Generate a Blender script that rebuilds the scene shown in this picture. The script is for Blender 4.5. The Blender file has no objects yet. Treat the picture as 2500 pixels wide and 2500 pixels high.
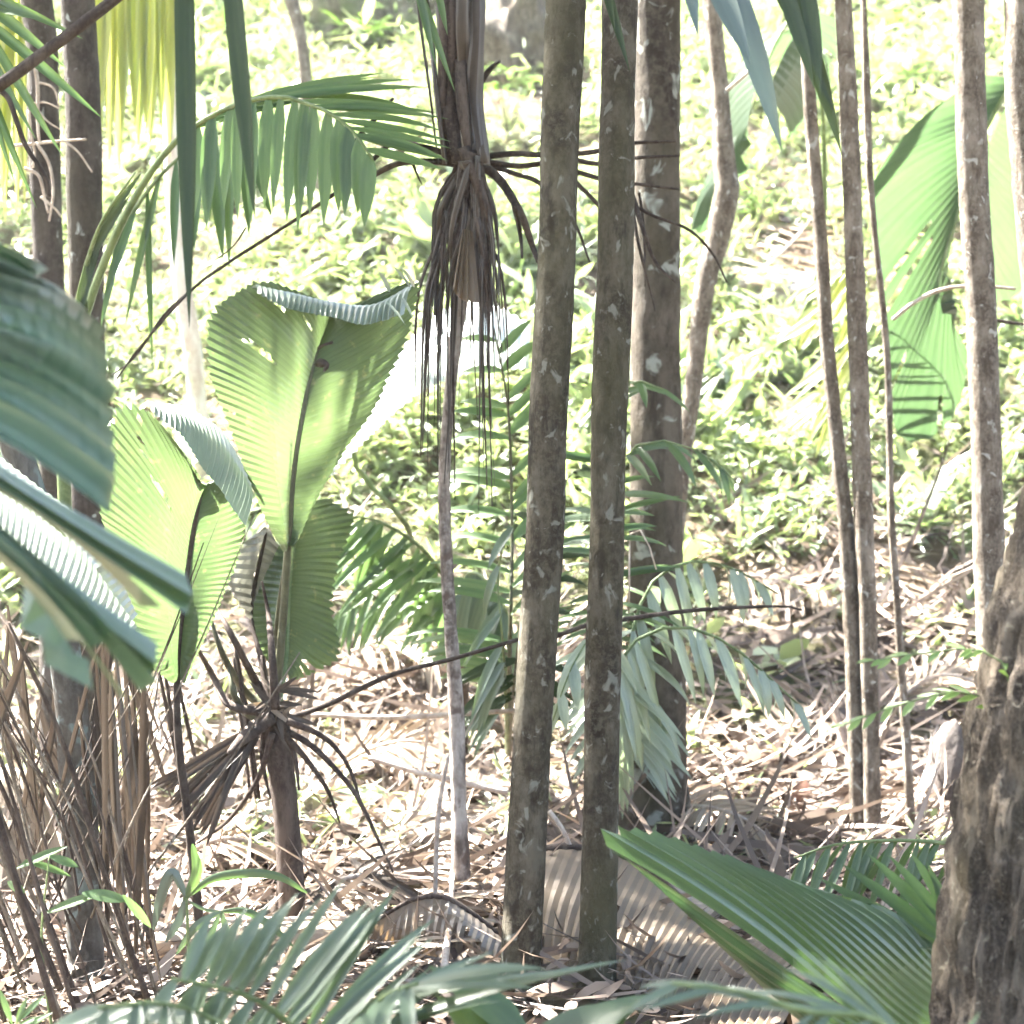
import bpy, math, random
import numpy as np
from mathutils import Vector, Matrix, noise

random.seed(7)
rng = np.random.default_rng(7)
sc = bpy.context.scene
COL = sc.collection

# ------------------------------------------------------------------ camera, sky, sun, exposure
FOCAL, CAMZ = 70.0, 1.5
S = 36.0 / FOCAL
cam_d = bpy.data.cameras.new('camera')
cam = bpy.data.objects.new('camera', cam_d)
COL.objects.link(cam)
cam.location = (0, 0, CAMZ)
cam.rotation_euler = (math.radians(90), 0, 0)
cam_d.lens = FOCAL
cam_d.sensor_width = 36
cam_d.clip_start = 0.05
cam_d.clip_end = 2000
cam_d.dof.use_dof = True
cam_d.dof.focus_distance = 6.0
cam_d.dof.aperture_fstop = 3.8
sc.camera = cam

SUN_EL, SUN_AZ = math.radians(54), math.radians(-58)      # azimuth from +Y (straight ahead), negative = to the left
to_sun = Vector((math.sin(SUN_AZ) * math.cos(SUN_EL), math.cos(SUN_AZ) * math.cos(SUN_EL), math.sin(SUN_EL)))
world = bpy.data.worlds.new('World')
sc.world = world
world.use_nodes = True
wn = world.node_tree.nodes
bg = wn['Background']
sky = wn.new('ShaderNodeTexSky')
sky.sky_type = 'NISHITA'
sky.sun_disc = False
sky.sun_elevation = SUN_EL
sky.sun_rotation = SUN_AZ
sky.air_density = 1.0
sky.dust_density = 2.5
world.node_tree.links.new(sky.outputs[0], bg.inputs[0])
bg.inputs[1].default_value = 0.05
sun_d = bpy.data.lights.new('sun', 'SUN')
sun_d.energy = 5.0
sun_d.angle = math.radians(0.6)
sun_d.color = (1.0, 0.965, 0.90)
sun = bpy.data.objects.new('sun', sun_d)
COL.objects.link(sun)
sun.location = (-20, 20, 40)
sun.rotation_euler = to_sun.to_track_quat('Z', 'Y').to_euler()
sc.view_settings.view_transform = 'Standard'
sc.view_settings.look = 'None'
sc.view_settings.exposure = 4.0
sc.view_settings.gamma = 1.0
sc.cycles.max_bounces = 6
sc.cycles.diffuse_bounces = 3
sc.cycles.transmission_bounces = 4
sc.cycles.use_denoising = True
sc.cycles.use_light_tree = False
sc.cycles.caustics_reflective = False
sc.cycles.caustics_refractive = False
sc.cycles.use_adaptive_sampling = True
sc.cycles.adaptive_threshold = 0.05

# ------------------------------------------------------------------ ground shape and picture-to-place helpers
def gh(x, y):
    """ground height; works on numbers and numpy arrays"""
    x = np.asarray(x, dtype=float); y = np.asarray(y, dtype=float)
    t = (y - 10.2 + 0.25 * np.sin(x * 0.9 + 0.7)) / 0.45
    h = 0.5 * 0.45 * np.logaddexp(0, t)
    cap = (y - 48.0) / 4.0
    h = h - 0.5 * 4.0 * np.logaddexp(0, cap)
    k = 0.25 + 0.75 / (1 + np.exp(-(y - 11.5) * 1.5))
    n = (0.10 * np.sin(x * 1.7 + 0.6 * y) * np.cos(y * 1.3 - 0.4 * x) + 0.05 * np.sin(3.9 * x + 1.1) * np.sin(4.3 * y + 0.3 * x)
         + 0.02 * np.sin(9.1 * x + 2 * y) * np.sin(8.3 * y))
    return h + k * n

def P(x, y, d):
    return Vector(((x - 1250) / 2500 * S * d, d, CAMZ - (y - 1250) / 2500 * S * d))

def G(x, y, h=0.0):
    """where the sight line through a picture point meets the ground (raised by h)"""
    lo = 1.0
    d = 1.0
    while d < 60:
        p = P(x, y, d)
        if p.z < float(gh(p.x, p.y)) + h:
            break
        lo = d
        d += 0.1
    a, b = lo, d
    for _ in range(20):
        m = (a + b) / 2
        p = P(x, y, m)
        if p.z < float(gh(p.x, p.y)) + h: b = m
        else: a = m
    return P(x, y, b)

def pts(seq, d=None):
    out = []
    for q in seq:
        out.append(P(q[0], q[1], q[2] if len(q) > 2 else d))
    return out

def catmull(ps, n):
    ps = [Vector(p) for p in ps]
    if len(ps) == 2:
        return [ps[0].lerp(ps[1], i / n) for i in range(n + 1)]
    e = [ps[0] * 2 - ps[1]] + ps + [ps[-1] * 2 - ps[-2]]
    L = [0]
    for i in range(1, len(ps)): L.append(L[-1] + (ps[i] - ps[i - 1]).length)
    out = []
    for k in range(n + 1):
        s = L[-1] * k / n
        i = 0
        while i < len(ps) - 2 and L[i + 1] < s: i += 1
        u = (s - L[i]) / max(1e-9, L[i + 1] - L[i])
        p0, p1, p2, p3 = e[i], e[i + 1], e[i + 2], e[i + 3]
        out.append(0.5 * ((2 * p1) + (p2 - p0) * u + (2 * p0 - 5 * p1 + 4 * p2 - p3) * u * u + (3 * p1 - p0 - 3 * p2 + p3) * u ** 3))
    return out

def interp(vals, t):
    if not isinstance(vals, (list, tuple)): return vals
    x = t * (len(vals) - 1); i = min(int(x), len(vals) - 2); u = x - i
    return vals[i] * (1 - u) + vals[i + 1] * u

# ------------------------------------------------------------------ objects
def link(o): COL.objects.link(o); return o

def thing(name, label, cat, loc, group=None):
    o = link(bpy.data.objects.new(name, None))
    o.empty_display_size = 0.1
    o.location = loc
    o['label'] = label; o['category'] = cat
    if group: o['group'] = group
    o['_w'] = tuple(loc)
    return o

def tag(o, label, cat, group=None):
    o['label'] = label; o['category'] = cat
    if group: o['group'] = group
    return o

def adopt(o, parent):
    """parent without moving: meshes hold world positions"""
    if parent is None: return o
    o.parent = parent
    if parent.type == 'EMPTY':
        o.matrix_parent_inverse = Matrix.Translation(-Vector(parent['_w']))
    return o

def mesh_obj(name, v, f, mat, parent=None, uv=None, smooth=True):
    me = bpy.data.meshes.new(name)
    me.from_pydata([tuple(p) for p in v], [], f)
    if smooth: me.polygons.foreach_set('use_smooth', [True] * len(me.polygons))
    if uv is not None:
        ul = me.uv_layers.new(name='uv')
        for l in me.loops: ul.data[l.index].uv = uv[l.vertex_index]
    me.materials.append(mat)
    o = link(bpy.data.objects.new(name, me))
    return adopt(o, parent)

def tube_geo(ps, rad, n=None, seg=8, disp=None, cap=True):
    if n is None: n = max(6, (len(ps) - 1) * 5)
    c = catmull(ps, n)
    t0 = (c[1] - c[0]).normalized()
    ref = Vector((0, -1, 0)) if abs(t0.y) < 0.9 else Vector((1, 0, 0))
    a = (ref - t0 * ref.dot(t0)).normalized()
    v, f, uv = [], [], []
    L = 0
    for i, p in enumerate(c):
        t = (c[min(i + 1, n)] - c[max(i - 1, 0)])
        t = t.normalized() if t.length > 1e-9 else t0
        a = (a - t * a.dot(t)).normalized()
        b = t.cross(a)
        if i: L += (p - c[i - 1]).length
        r = interp(rad, i / n)
        for k in range(seg):
            th = 2 * math.pi * k / seg
            rr = r * (1 + disp(th, L, p) if disp else 1)
            v.append(p + (a * math.cos(th) + b * math.sin(th)) * rr)
            uv.append((k / seg, L))
    for i in range(n):
        for k in range(seg):
            k2 = (k + 1) % seg
            f.append((i * seg + k, i * seg + k2, (i + 1) * seg + k2, (i + 1) * seg + k))
    if cap:
        f.append(tuple(range(seg - 1, -1, -1)))
        f.append(tuple(n * seg + k for k in range(seg)))
    return v, f, uv

def tube(name, ps, rad, mat, parent=None, n=None, seg=8, disp=None):
    v, f, uv = tube_geo(ps, rad, n, seg, disp)
    return mesh_obj(name, v, f, mat, parent, uv)

# ------------------------------------------------------------------ materials
def newmat(name):
    m = bpy.data.materials.new(name); m.use_nodes = True
    nt = m.node_tree
    for n in list(nt.nodes): nt.nodes.remove(n)
    out = nt.nodes.new('ShaderNodeOutputMaterial')
    return m, nt, nt.nodes, nt.links, out

def ramp(nt, src, stops, interp_='LINEAR'):
    r = nt.nodes.new('ShaderNodeValToRGB')
    r.color_ramp.interpolation = interp_
    while len(r.color_ramp.elements) < len(stops): r.color_ramp.elements.new(0.5)
    for e, (p, c) in zip(r.color_ramp.elements, stops):
        e.position = p; e.color = (*c, 1) if len(c) == 3 else c
    nt.links.new(src, r.inputs[0])
    return r.outputs[0]

def nz(nt, coord, scale, detail=4, rough=0.6, stretch=(1, 1, 1), dist=0.0):
    mp = nt.nodes.new('ShaderNodeMapping'); mp.inputs['Scale'].default_value = stretch
    nt.links.new(coord, mp.inputs[0])
    n = nt.nodes.new('ShaderNodeTexNoise')
    n.inputs['Scale'].default_value = scale; n.inputs['Detail'].default_value = detail
    n.inputs['Roughness'].default_value = rough; n.inputs['Distortion'].default_value = dist
    nt.links.new(mp.outputs[0], n.inputs[0])
    return n.outputs[0]

def mix(nt, fac, a, b):
    m = nt.nodes.new('ShaderNodeMix'); m.data_type = 'RGBA'
    for s, val in ((m.inputs[0], fac), (m.inputs[6], a), (m.inputs[7], b)):
        if hasattr(val, 'links') or isinstance(val, bpy.types.NodeSocket): nt.links.new(val, s)
        else: s.default_value = val if isinstance(val, (int, float)) else (*val, 1)
    return m.outputs[2]

def bark(name, dark, mid, light, lichen=None, lich_amt=0.62, scale=9, stretch=(1, 1, 0.45), bump=0.5, rough=0.85, moss=None):
    dark, mid, light = [tuple(0.86 * q for q in c_) for c_ in (dark, mid, light)]
    m, nt, N, L, out = newmat(name)
    tc = N.new('ShaderNodeTexCoord').outputs['Object']
    n1 = nz(nt, tc, scale, 6, 0.65, stretch)
    col = ramp(nt, n1, [(0.36, dark), (0.49, mid), (0.62, light)])
    n2 = nz(nt, tc, scale * 6, 5, 0.7, (1, 1, 1))
    col = mix(nt, ramp(nt, n2, [(0.45, (0, 0, 0)), (0.62, (0.6, 0.6, 0.6))]), col, light)
    n5 = nz(nt, tc, scale * 2.6, 6, 0.7, (1, 1, 0.35))
    col = mix(nt, ramp(nt, n5, [(0.36, (0.8, 0.8, 0.8)), (0.5, (0, 0, 0))]), col, dark)
    if moss:
        n4 = nz(nt, tc, 2.2, 4, 0.6, (1, 1, 0.5))
        col = mix(nt, ramp(nt, n4, [(0.5, (0, 0, 0)), (0.66, (0.75, 0.75, 0.75))]), col, moss)
    if lichen:
        n3 = nz(nt, tc, scale * 2.2, 3, 0.55, (1, 1, 0.8), 0.6)
        col = mix(nt, ramp(nt, n3, [(lich_amt, (0, 0, 0)), (lich_amt + 0.06, (0.85, 0.85, 0.85))]), col, lichen)
    b = N.new('ShaderNodeBsdfPrincipled')
    b.inputs['Roughness'].default_value = rough
    b.inputs['Specular IOR Level'].default_value = 0.25
    L.new(col, b.inputs['Base Color'])
    bp = N.new('ShaderNodeBump'); bp.inputs['Strength'].default_value = bump; bp.inputs['Distance'].default_value = 0.02
    L.new(nz(nt, tc, scale * 3, 8, 0.7, stretch), bp.inputs['Height'])
    L.new(bp.outputs[0], b.inputs['Normal'])
    L.new(b.outputs[0], out.inputs[0])
    return m

def leafmat(name, c1, c2, spot=None, trans=0.5, tcol=None, rough=0.42, gloss=0.10, stripes=40.0, rnd=False, spot_at=0.66):
    """a leaf: diffuse and light passing through, a waxy coat on top, veins along the blade"""
    if not rnd: c1, c2 = [tuple(0.85 * q for q in c_) for c_ in (c1, c2)]
    m, nt, N, L, out = newmat(name)
    tcn = N.new('ShaderNodeTexCoord')
    tc = tcn.outputs['Object']
    if rnd:
        at = N.new('ShaderNodeAttribute'); at.attribute_name = 'rnd'
        col = ramp(nt, at.outputs['Fac'], [(0.0, c1), (1.0, c2)])
    else:
        oi = N.new('ShaderNodeObjectInfo').outputs['Random']
        ad = N.new('ShaderNodeMath'); ad.operation = 'MULTIPLY_ADD'
        L.new(oi, ad.inputs[0]); ad.inputs[1].default_value = 0.45
        L.new(nz(nt, tc, 3.5, 4, 0.6), ad.inputs[2])
        col = ramp(nt, ad.outputs[0], [(0.35, c1), (0.95, c2)])
    if spot:
        n3 = nz(nt, tc, 26, 3, 0.6)
        col = mix(nt, ramp(nt, n3, [(spot_at, (0, 0, 0)), (spot_at + 0.1, (0.8, 0.8, 0.8))]), col, spot)
    bump = None
    if stripes and not rnd:
        sx = N.new('ShaderNodeSeparateXYZ'); L.new(tcn.outputs['UV'], sx.inputs[0])
        w = N.new('ShaderNodeMath'); w.operation = 'MULTIPLY'; w.inputs[1].default_value = stripes
        L.new(sx.outputs[0], w.inputs[0])
        sn = N.new('ShaderNodeMath'); sn.operation = 'SINE'; L.new(w.outputs[0], sn.inputs[0])
        sc_ = N.new('ShaderNodeMath'); sc_.operation = 'MULTIPLY_ADD'; sc_.inputs[1].default_value = 0.5; sc_.inputs[2].default_value = 0.5
        L.new(sn.outputs[0], sc_.inputs[0])
        dk = tuple(k * 0.8 for k in c1)
        col = mix(nt, ramp(nt, sc_.outputs[0], [(0.75, (0, 0, 0)), (1.0, (0.4, 0.4, 0.4))]), col, dk)
        bump = N.new('ShaderNodeBump'); bump.inputs['Strength'].default_value = 0.35; bump.inputs['Distance'].default_value = 0.004
        L.new(sc_.outputs[0], bump.inputs['Height'])
    df = N.new('ShaderNodeBsdfDiffuse'); L.new(col, df.inputs[0])
    tr = N.new('ShaderNodeBsdfTranslucent')
    if tcol:
        mm = N.new('ShaderNodeMix'); mm.data_type = 'RGBA'; mm.blend_type = 'MULTIPLY'; mm.inputs[0].default_value = 1
        L.new(col, mm.inputs[6]); mm.inputs[7].default_value = (*tcol, 1)
        L.new(mm.outputs[2], tr.inputs[0])
    else: L.new(col, tr.inputs[0])
    m1 = N.new('ShaderNodeMixShader'); m1.inputs[0].default_value = trans
    L.new(df.outputs[0], m1.inputs[1]); L.new(tr.outputs[0], m1.inputs[2])
    gl = N.new('ShaderNodeBsdfGlossy'); gl.inputs['Roughness'].default_value = rough
    if bump:
        for s in (df, gl): L.new(bump.outputs[0], s.inputs['Normal'])
    m2 = N.new('ShaderNodeMixShader')
    fr = N.new('ShaderNodeLayerWeight'); fr.inputs[0].default_value = 0.35
    mr = N.new('ShaderNodeMath'); mr.operation = 'MULTIPLY_ADD'; mr.inputs[1].default_value = gloss * 1.6; mr.inputs[2].default_value = gloss * 0.5
    L.new(fr.outputs['Fresnel'], mr.inputs[0]); L.new(mr.outputs[0], m2.inputs[0])
    L.new(m1.outputs[0], m2.inputs[1]); L.new(gl.outputs[0], m2.inputs[2])
    L.new(m2.outputs[0], out.inputs[0])
    return m

M = {}
M['palm_bark'] = bark('palm_bark', (0.026, 0.020, 0.0125), (0.062, 0.050, 0.032), (0.13, 0.115, 0.085), (0.19, 0.19, 0.16), 0.60, 9, (1, 1, 0.6), 1.0, moss=(0.062, 0.058, 0.028))
M['broken_bark'] = bark('broken_bark', (0.06, 0.043, 0.034), (0.30, 0.25, 0.215), (0.52, 0.47, 0.42), (0.10, 0.07, 0.055), 0.60, 5, (1, 1, .5), 0.8)
M['blotched_bark'] = bark('blotched_bark', (0.030, 0.022, 0.015), (0.066, 0.052, 0.037), (0.13, 0.11, 0.085), (0.30, 0.32, 0.285), 0.60, 4.0, (1, 1, .6), 1.0, moss=(0.06, 0.052, 0.03))
M['dark_bark'] = bark('dark_bark', (0.027, 0.020, 0.016), (0.055, 0.044, 0.036), (0.11, 0.092, 0.079), (0.40, 0.43, 0.40), 0.65, 6, (1, 1, .6), 0.9, moss=(0.055, 0.048, 0.032))
M['pale_bark'] = bark('pale_bark', (0.075, 0.056, 0.040), (0.165, 0.132, 0.10), (0.29, 0.245, 0.20), (0.42, 0.41, 0.37), 0.62, 11, (1, 1, .6), 0.8)
M['white_bark'] = bark('white_bark', (0.55, 0.42, 0.34), (0.72, 0.62, 0.54), (0.8, 0.74, 0.68), None, 0.7, 6)
M['rough_bark'] = bark('rough_bark', (0.036, 0.027, 0.020), (0.10, 0.078, 0.057), (0.23, 0.19, 0.145), (0.29, 0.255, 0.19), 0.63, 22, (1, 1, 0.22), 1.0, moss=(0.09, 0.075, 0.04))
M['lichen_bark'] = bark('lichen_bark', (0.05, 0.042, 0.035), (0.09, 0.078, 0.066), (0.14, 0.135, 0.12), (0.17, 0.21, 0.20), 0.55, 6)
M['dead'] = bark('dead_fibre', (0.032, 0.022, 0.018), (0.062, 0.044, 0.035), (0.115, 0.088, 0.072), None, 0.7, 12, (1, 1, 0.2), 0.4)
M['twig'] = bark('twig_bark', (0.028, 0.02, 0.016), (0.05, 0.036, 0.028), (0.09, 0.07, 0.057), None, 0.7, 14, (1, 1, 1), 0.3)
M['pale_twig'] = bark('pale_twig', (0.32, 0.25, 0.2), (0.48, 0.39, 0.32), (0.62, 0.54, 0.46), None, 0.7, 14, (1, 1, 1), 0.3)
M['stone'] = bark('granite', (0.33, 0.28, 0.25), (0.44, 0.38, 0.34), (0.55, 0.49, 0.45), None, 0.7, 9, (1, 1, 1), 0.6)
M['grey_stone'] = bark('pink_granite', (0.09, 0.073, 0.064), (0.12, 0.10, 0.09), (0.16, 0.137, 0.125), None, 0.7, 14, (1, 1, 1), 0.6)
M['tan_stone'] = bark('tan_rock', (0.19, 0.145, 0.10), (0.30, 0.24, 0.17), (0.42, 0.35, 0.27), None, 0.7, 6, (1, 1, 1), 0.6)
M['bank_shade'] = bark('shaded_bank', (0.05, 0.045, 0.03), (0.10, 0.09, 0.06), (0.19, 0.17, 0.12), None, 0.7, 4, (1, 1, 1), 0.6, moss=(0.08, 0.11, 0.04))  # dark tone stands for the shade on the leafy bank
M['fan'] = leafmat('fan_leaf', (0.066, 0.105, 0.046), (0.098, 0.142, 0.062), (0.17, 0.18, 0.085), 0.6, (1.3, 1.3, 1.05), 0.5, 0.05, 277, False, 0.62)
M['fan_sunlit'] = leafmat('sunlit_leaf_face', (0.24, 0.31, 0.23), (0.36, 0.42, 0.33), None, 0.35, None, 0.35, 0.25, 0)  # paler, glossier copy of the fan leaf: sunlight put into the colour
M['front'] = leafmat('front_leaf', (0.065, 0.145, 0.08), (0.13, 0.225, 0.15), None, 0.15, (1.0, 1.2, 0.9), 0.32, 0.28, 190)
M['front_dark'] = leafmat('front_leaf_finger', (0.055, 0.115, 0.05), (0.10, 0.17, 0.085), None, 0.3, (1.2, 1.3, 0.7), 0.45, 0.10, 40)
M['strap'] = leafmat('strap_leaf', (0.028, 0.05, 0.018), (0.055, 0.08, 0.03), None, 0.3, (1.2, 1.2, 0.6), 0.45, 0.05, 6)
M['glaucous'] = leafmat('glaucous_leaf', (0.06, 0.095, 0.065), (0.10, 0.14, 0.095), None, 0.3, None, 0.38, 0.15, 6)
M['pale_palm'] = leafmat('pale_palm_leaflet', (0.22, 0.28, 0.18), (0.34, 0.40, 0.27), None, 0.4, (1.1, 1.15, 0.9), 0.38, 0.18, 6)
M['grey_green'] = leafmat('grey_green_leaf', (0.075, 0.125, 0.068), (0.13, 0.18, 0.105), None, 0.4, (1.1, 1.2, 0.7), 0.42, 0.12, 6)
M['palm'] = leafmat('palm_leaflet', (0.058, 0.115, 0.043), (0.105, 0.17, 0.062), (0.3, 0.33, 0.11), 0.52, (1.25, 1.3, 0.85), 0.42, 0.09, 6, False, 0.74)
M['palm_light'] = leafmat('light_palm_leaflet', (0.105, 0.185, 0.08), (0.165, 0.25, 0.11), (0.3, 0.33, 0.11), 0.52, (1.25, 1.3, 0.85), 0.42, 0.06, 6, False, 0.74)
M['broad'] = leafmat('broad_palm_leaf', (0.048, 0.085, 0.045), (0.070, 0.108, 0.056), (0.15, 0.16, 0.06), 0.55, (1.15, 1.25, 0.9), 0.45, 0.06, 160, False, 0.72)
M['fan_green'] = leafmat('fan_palm_leaf', (0.07, 0.135, 0.06), (0.10, 0.165, 0.075), None, 0.45, (1.15, 1.25, 0.8), 0.45, 0.07, 110)
M['yellow'] = leafmat('yellow_leaflet', (0.30, 0.38, 0.14), (0.45, 0.47, 0.20), None, 0.6, (1.3, 1.25, 0.7), 0.45, 0.08, 6)
M['bright'] = leafmat('bright_leaflet', (0.16, 0.30, 0.06), (0.26, 0.38, 0.10), None, 0.5, (1.2, 1.3, 0.7), 0.4, 0.12, 6)
M['purple'] = leafmat('withered_leaf', (0.16, 0.145, 0.13), (0.24, 0.24, 0.18), None, 0.35, None, 0.5, 0.1, 0)
M['tan'] = leafmat('dry_leaf', (0.28, 0.215, 0.15), (0.45, 0.37, 0.28), None, 0.25, (1.2, 1.0, 0.7), 0.55, 0.06, 6)
M['tan_broad'] = leafmat('dry_broad_leaf', (0.15, 0.108, 0.066), (0.27, 0.205, 0.14), None, 0.25, (1.2, 1.0, 0.7), 0.55, 0.08, 0)
M['brown'] = leafmat('dead_leaflet', (0.045, 0.031, 0.023), (0.11, 0.084, 0.062), None, 0.2, None, 0.6, 0.05, 6)
M['rust'] = leafmat('rust_leaf', (0.17, 0.075, 0.05), (0.24, 0.13, 0.09), None, 0.3, None, 0.6, 0.05, 6)
M['stem_green'] = bark('green_stem', (0.09, 0.13, 0.05), (0.13, 0.18, 0.07), (0.2, 0.25, 0.11), None, 0.7, 10, (1, 1, 0.3), 0.15, 0.5)
M['rachis_dark'] = bark('dark_midrib', (0.06, 0.06, 0.035), (0.09, 0.09, 0.05), (0.13, 0.13, 0.075), None, 0.7, 10, (1, 1, 0.3), 0.15, 0.5)
M['cover'] = leafmat('ground_cover_leaf', (0.13, 0.19, 0.09), (0.40, 0.45, 0.28), None, 0.45, (1.2, 1.25, 0.7), 0.4, 0.14, 0, True)
M['litter'] = leafmat('litter_leaf', (0.040, 0.025, 0.018), (0.36, 0.275, 0.215), None, 0.2, None, 0.6, 0.06, 0, True)
M['canopy'] = leafmat('canopy_leaf', (0.05, 0.10, 0.025), (0.11, 0.18, 0.05), None, 0.35, None, 0.4, 0.12, 0, True)

m, nt, N, L, out = newmat('forest_soil')
tc = N.new('ShaderNodeTexCoord').outputs['Object']
c = ramp(nt, nz(nt, tc, 5, 8, 0.7), [(0.3, (0.07, 0.048, 0.034)), (0.55, (0.15, 0.11, 0.078)), (0.75, (0.26, 0.205, 0.15))])
c = mix(nt, ramp(nt, nz(nt, tc, 0.5, 3, 0.5), [(0.45, (0, 0, 0)), (0.6, (0.6, 0.6, 0.6))]), c, (0.10, 0.125, 0.05))
b = N.new('ShaderNodeBsdfPrincipled'); b.inputs['Roughness'].default_value = 0.95
b.inputs['Specular IOR Level'].default_value = 0.1
L.new(c, b.inputs['Base Color'])
bp = N.new('ShaderNodeBump'); bp.inputs['Distance'].default_value = 0.03
L.new(nz(nt, tc, 22, 6, 0.7), bp.inputs['Height']); L.new(bp.outputs[0], b.inputs['Normal'])
L.new(b.outputs[0], out.inputs[0])
M['soil'] = m

# ------------------------------------------------------------------ the ground
xs = np.concatenate([[-110, -80, -60, -40], np.arange(-24, 24.01, 0.2), [40, 60, 80, 110]])
ys = np.concatenate([[-60, -40, -25, -12, -6], np.arange(-3, 34, 0.2), np.arange(34, 62, 2), [80, 110, 140]])
X, Y = np.meshgrid(xs, ys)
Z = gh(X, Y)
nx, ny = len(xs), len(ys)
gv = np.stack([X.ravel(), Y.ravel(), Z.ravel()], 1)
gf = [(j * nx + i, j * nx + i + 1, (j + 1) * nx + i + 1, (j + 1) * nx + i) for j in range(ny - 1) for i in range(nx - 1)]
g = mesh_obj('ground', gv, gf, M['soil'])
g['kind'] = 'structure'

# ------------------------------------------------------------------ masses of small leaves (too many to count)
def leaf_mass(name, pos, dirs, up, length, width, bend, mat, rnd, parent=None, sections=(0.0, 0.35, 0.72, 1.0), prof=(0.12, 1.0, 0.72, 0.0)):
    n = len(pos)
    d = dirs / np.linalg.norm(dirs, axis=1, keepdims=True)
    side = np.cross(d, up); side /= np.linalg.norm(side, axis=1, keepdims=True) + 1e-9
    u = np.cross(side, d)
    V = []
    for t, w in zip(sections, prof):
        c_ = pos + d * (length * t)[:, None] - u * (bend * length * t * t)[:, None]
        if w == 0: V.append(c_)
        else:
            V.append(c_ - side * (width * w * 0.5)[:, None]); V.append(c_ + side * (width * w * 0.5)[:, None])
    k = len(V)
    V = np.stack(V, 1).reshape(-1, 3)
    tri = []
    i = 0
    for s in range(len(sections) - 1):
        if prof[s + 1] == 0: tri.append((i, i + 1, i + 2))
        else:
            tri += [(i, i + 1, i + 3), (i, i + 3, i + 2)]
        i += 2
    T = (np.arange(n)[:, None, None] * k + np.array(tri)[None]).reshape(-1)
    me = bpy.data.meshes.new(name)
    me.vertices.add(n * k); me.vertices.foreach_set('co', V.astype(np.float32).ravel())
    me.loops.add(len(T)); me.loops.foreach_set('vertex_index', T.astype(np.int32))
    me.polygons.add(len(T) // 3)
    me.polygons.foreach_set('loop_start', np.arange(0, len(T), 3, dtype=np.int32))
    me.update(calc_edges=True)
    me.polygons.foreach_set('use_smooth', np.ones(len(T) // 3, dtype=bool))
    a = me.attributes.new('rnd', 'FLOAT', 'POINT')
    a.data.foreach_set('value', np.repeat(rnd, k).astype(np.float32))
    me.materials.append(mat)
    o = link(bpy.data.objects.new(name, me))
    return adopt(o, parent)

def patchy(x, y, s=1.0, p=0.0):
    return (np.sin(1.3 * s * x + 0.7 * s * y + p) + np.sin(2.1 * s * y - 1.1 * s * x + 2 * p) + np.sin(3.7 * s * x + 1.9 + p) * np.sin(3.1 * s * y + 0.4) + 0.7 * np.sin(7.3 * s * x - 5.1 * s * y)) / 3.7

def px_of(x, y, z):
    return 1250 + x / (S * y) * 2500, 1250 - (z - CAMZ) / (S * y) * 2500

def sample_ground(n, y0, y1, power=1.0):
    y = y0 + (y1 - y0) * rng.random(n) ** power
    x = (rng.random(n) * 2 - 1) * (0.31 * y + 1.6)
    return x, y

def greenness(x, y):
    """where the slope is overgrown (1) and where dry litter lies bare (0)"""
    z = gh(x, y)
    px, py = px_of(x, y, z)
    edge = 1500 + 60 * np.sin(px / 130.0)
    edge = np.where(px > 1750, 1290 + 90 * np.sin(px / 90.0), edge)
    g_ = 1 / (1 + np.exp((py - edge) / 60.0))
    bare = np.exp(-(((px - 1930) / 130) ** 2 + ((py - 620) / 190) ** 2)) + np.exp(-(((px - 1250) / 130) ** 2 + ((py - 260) / 230) ** 2)) * 0.8
    g_ = g_ * (1 - np.clip(bare, 0, 0.92))
    return np.clip(g_ + 0.30 * patchy(x, y, 1.6), 0.06, 1)

def cover(name, nplants, per, y0, y1, lmin, lmax, wr, label, lift, power=1.0, thr=0.0):
    x, y = sample_ground(nplants, y0, y1, power)
    keep = rng.random(nplants) < greenness(x, y)
    dens = 0.5 + 0.5 * patchy(x, y, 2.3, 1.0)
    keep &= rng.random(nplants) < np.clip(dens * 2.0 - 0.12, 0.03, 1)
    x, y = x[keep], y[keep]
    z = gh(x, y)
    n = len(x)
    hgt = lift * (0.3 + rng.random(n) ** 1.5) * (0.6 + 0.8 * np.clip(patchy(x, y, 1.1, 3.0) + 0.5, 0, 1.4))
    x, y, z, hgt = [np.repeat(a, per) for a in (x, y, z, hgt)]
    n = len(x)
    k = rng.random(n)
    ang = rng.random(n) * 2 * np.pi
    el = rng.uniform(-0.2, 1.1, n)
    pos = np.stack([x + rng.normal(0, 0.03, n), y + rng.normal(0, 0.03, n), z + hgt * k], 1)
    d = np.stack([np.cos(ang) * np.cos(el), np.sin(ang) * np.cos(el), np.sin(el)], 1)
    pz = patchy(x, y, 0.8, 5.0)
    ln = rng.uniform(lmin, lmax, n) * np.clip(1.0 + 0.9 * pz, 0.5, 1.9)
    o = leaf_mass(name, pos, d, np.tile([0, 0, 1.0], (n, 1)) + rng.normal(0, 0.25, (n, 3)), ln, ln * rng.uniform(wr * 0.7, wr * 1.3, n), rng.uniform(0, 0.5, n), M['cover'], np.clip(0.5 + 0.35 * patchy(x, y, 1.3, 2.2) + rng.normal(0, 0.2, n), 0, 1))
    o['kind'] = 'stuff'; o['label'] = label; o['category'] = 'ground cover'
    return o

cover('ground_cover', 15500, 9, 8.2, 30, 0.07, 0.17, 0.26, 'low green leafy ground cover over the sunlit slope', 0.26, 1.15)
cover('grass', 5200, 8, 8.0, 27, 0.18, 0.42, 0.07, 'narrow bladed grass tufts among the ground cover on the slope', 0.05, 1.1)
cover('undergrowth', 1500, 14, 12.5, 30, 0.16, 0.38, 0.2, 'taller leafy undergrowth standing above the ground cover', 0.8, 0.9)

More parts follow.
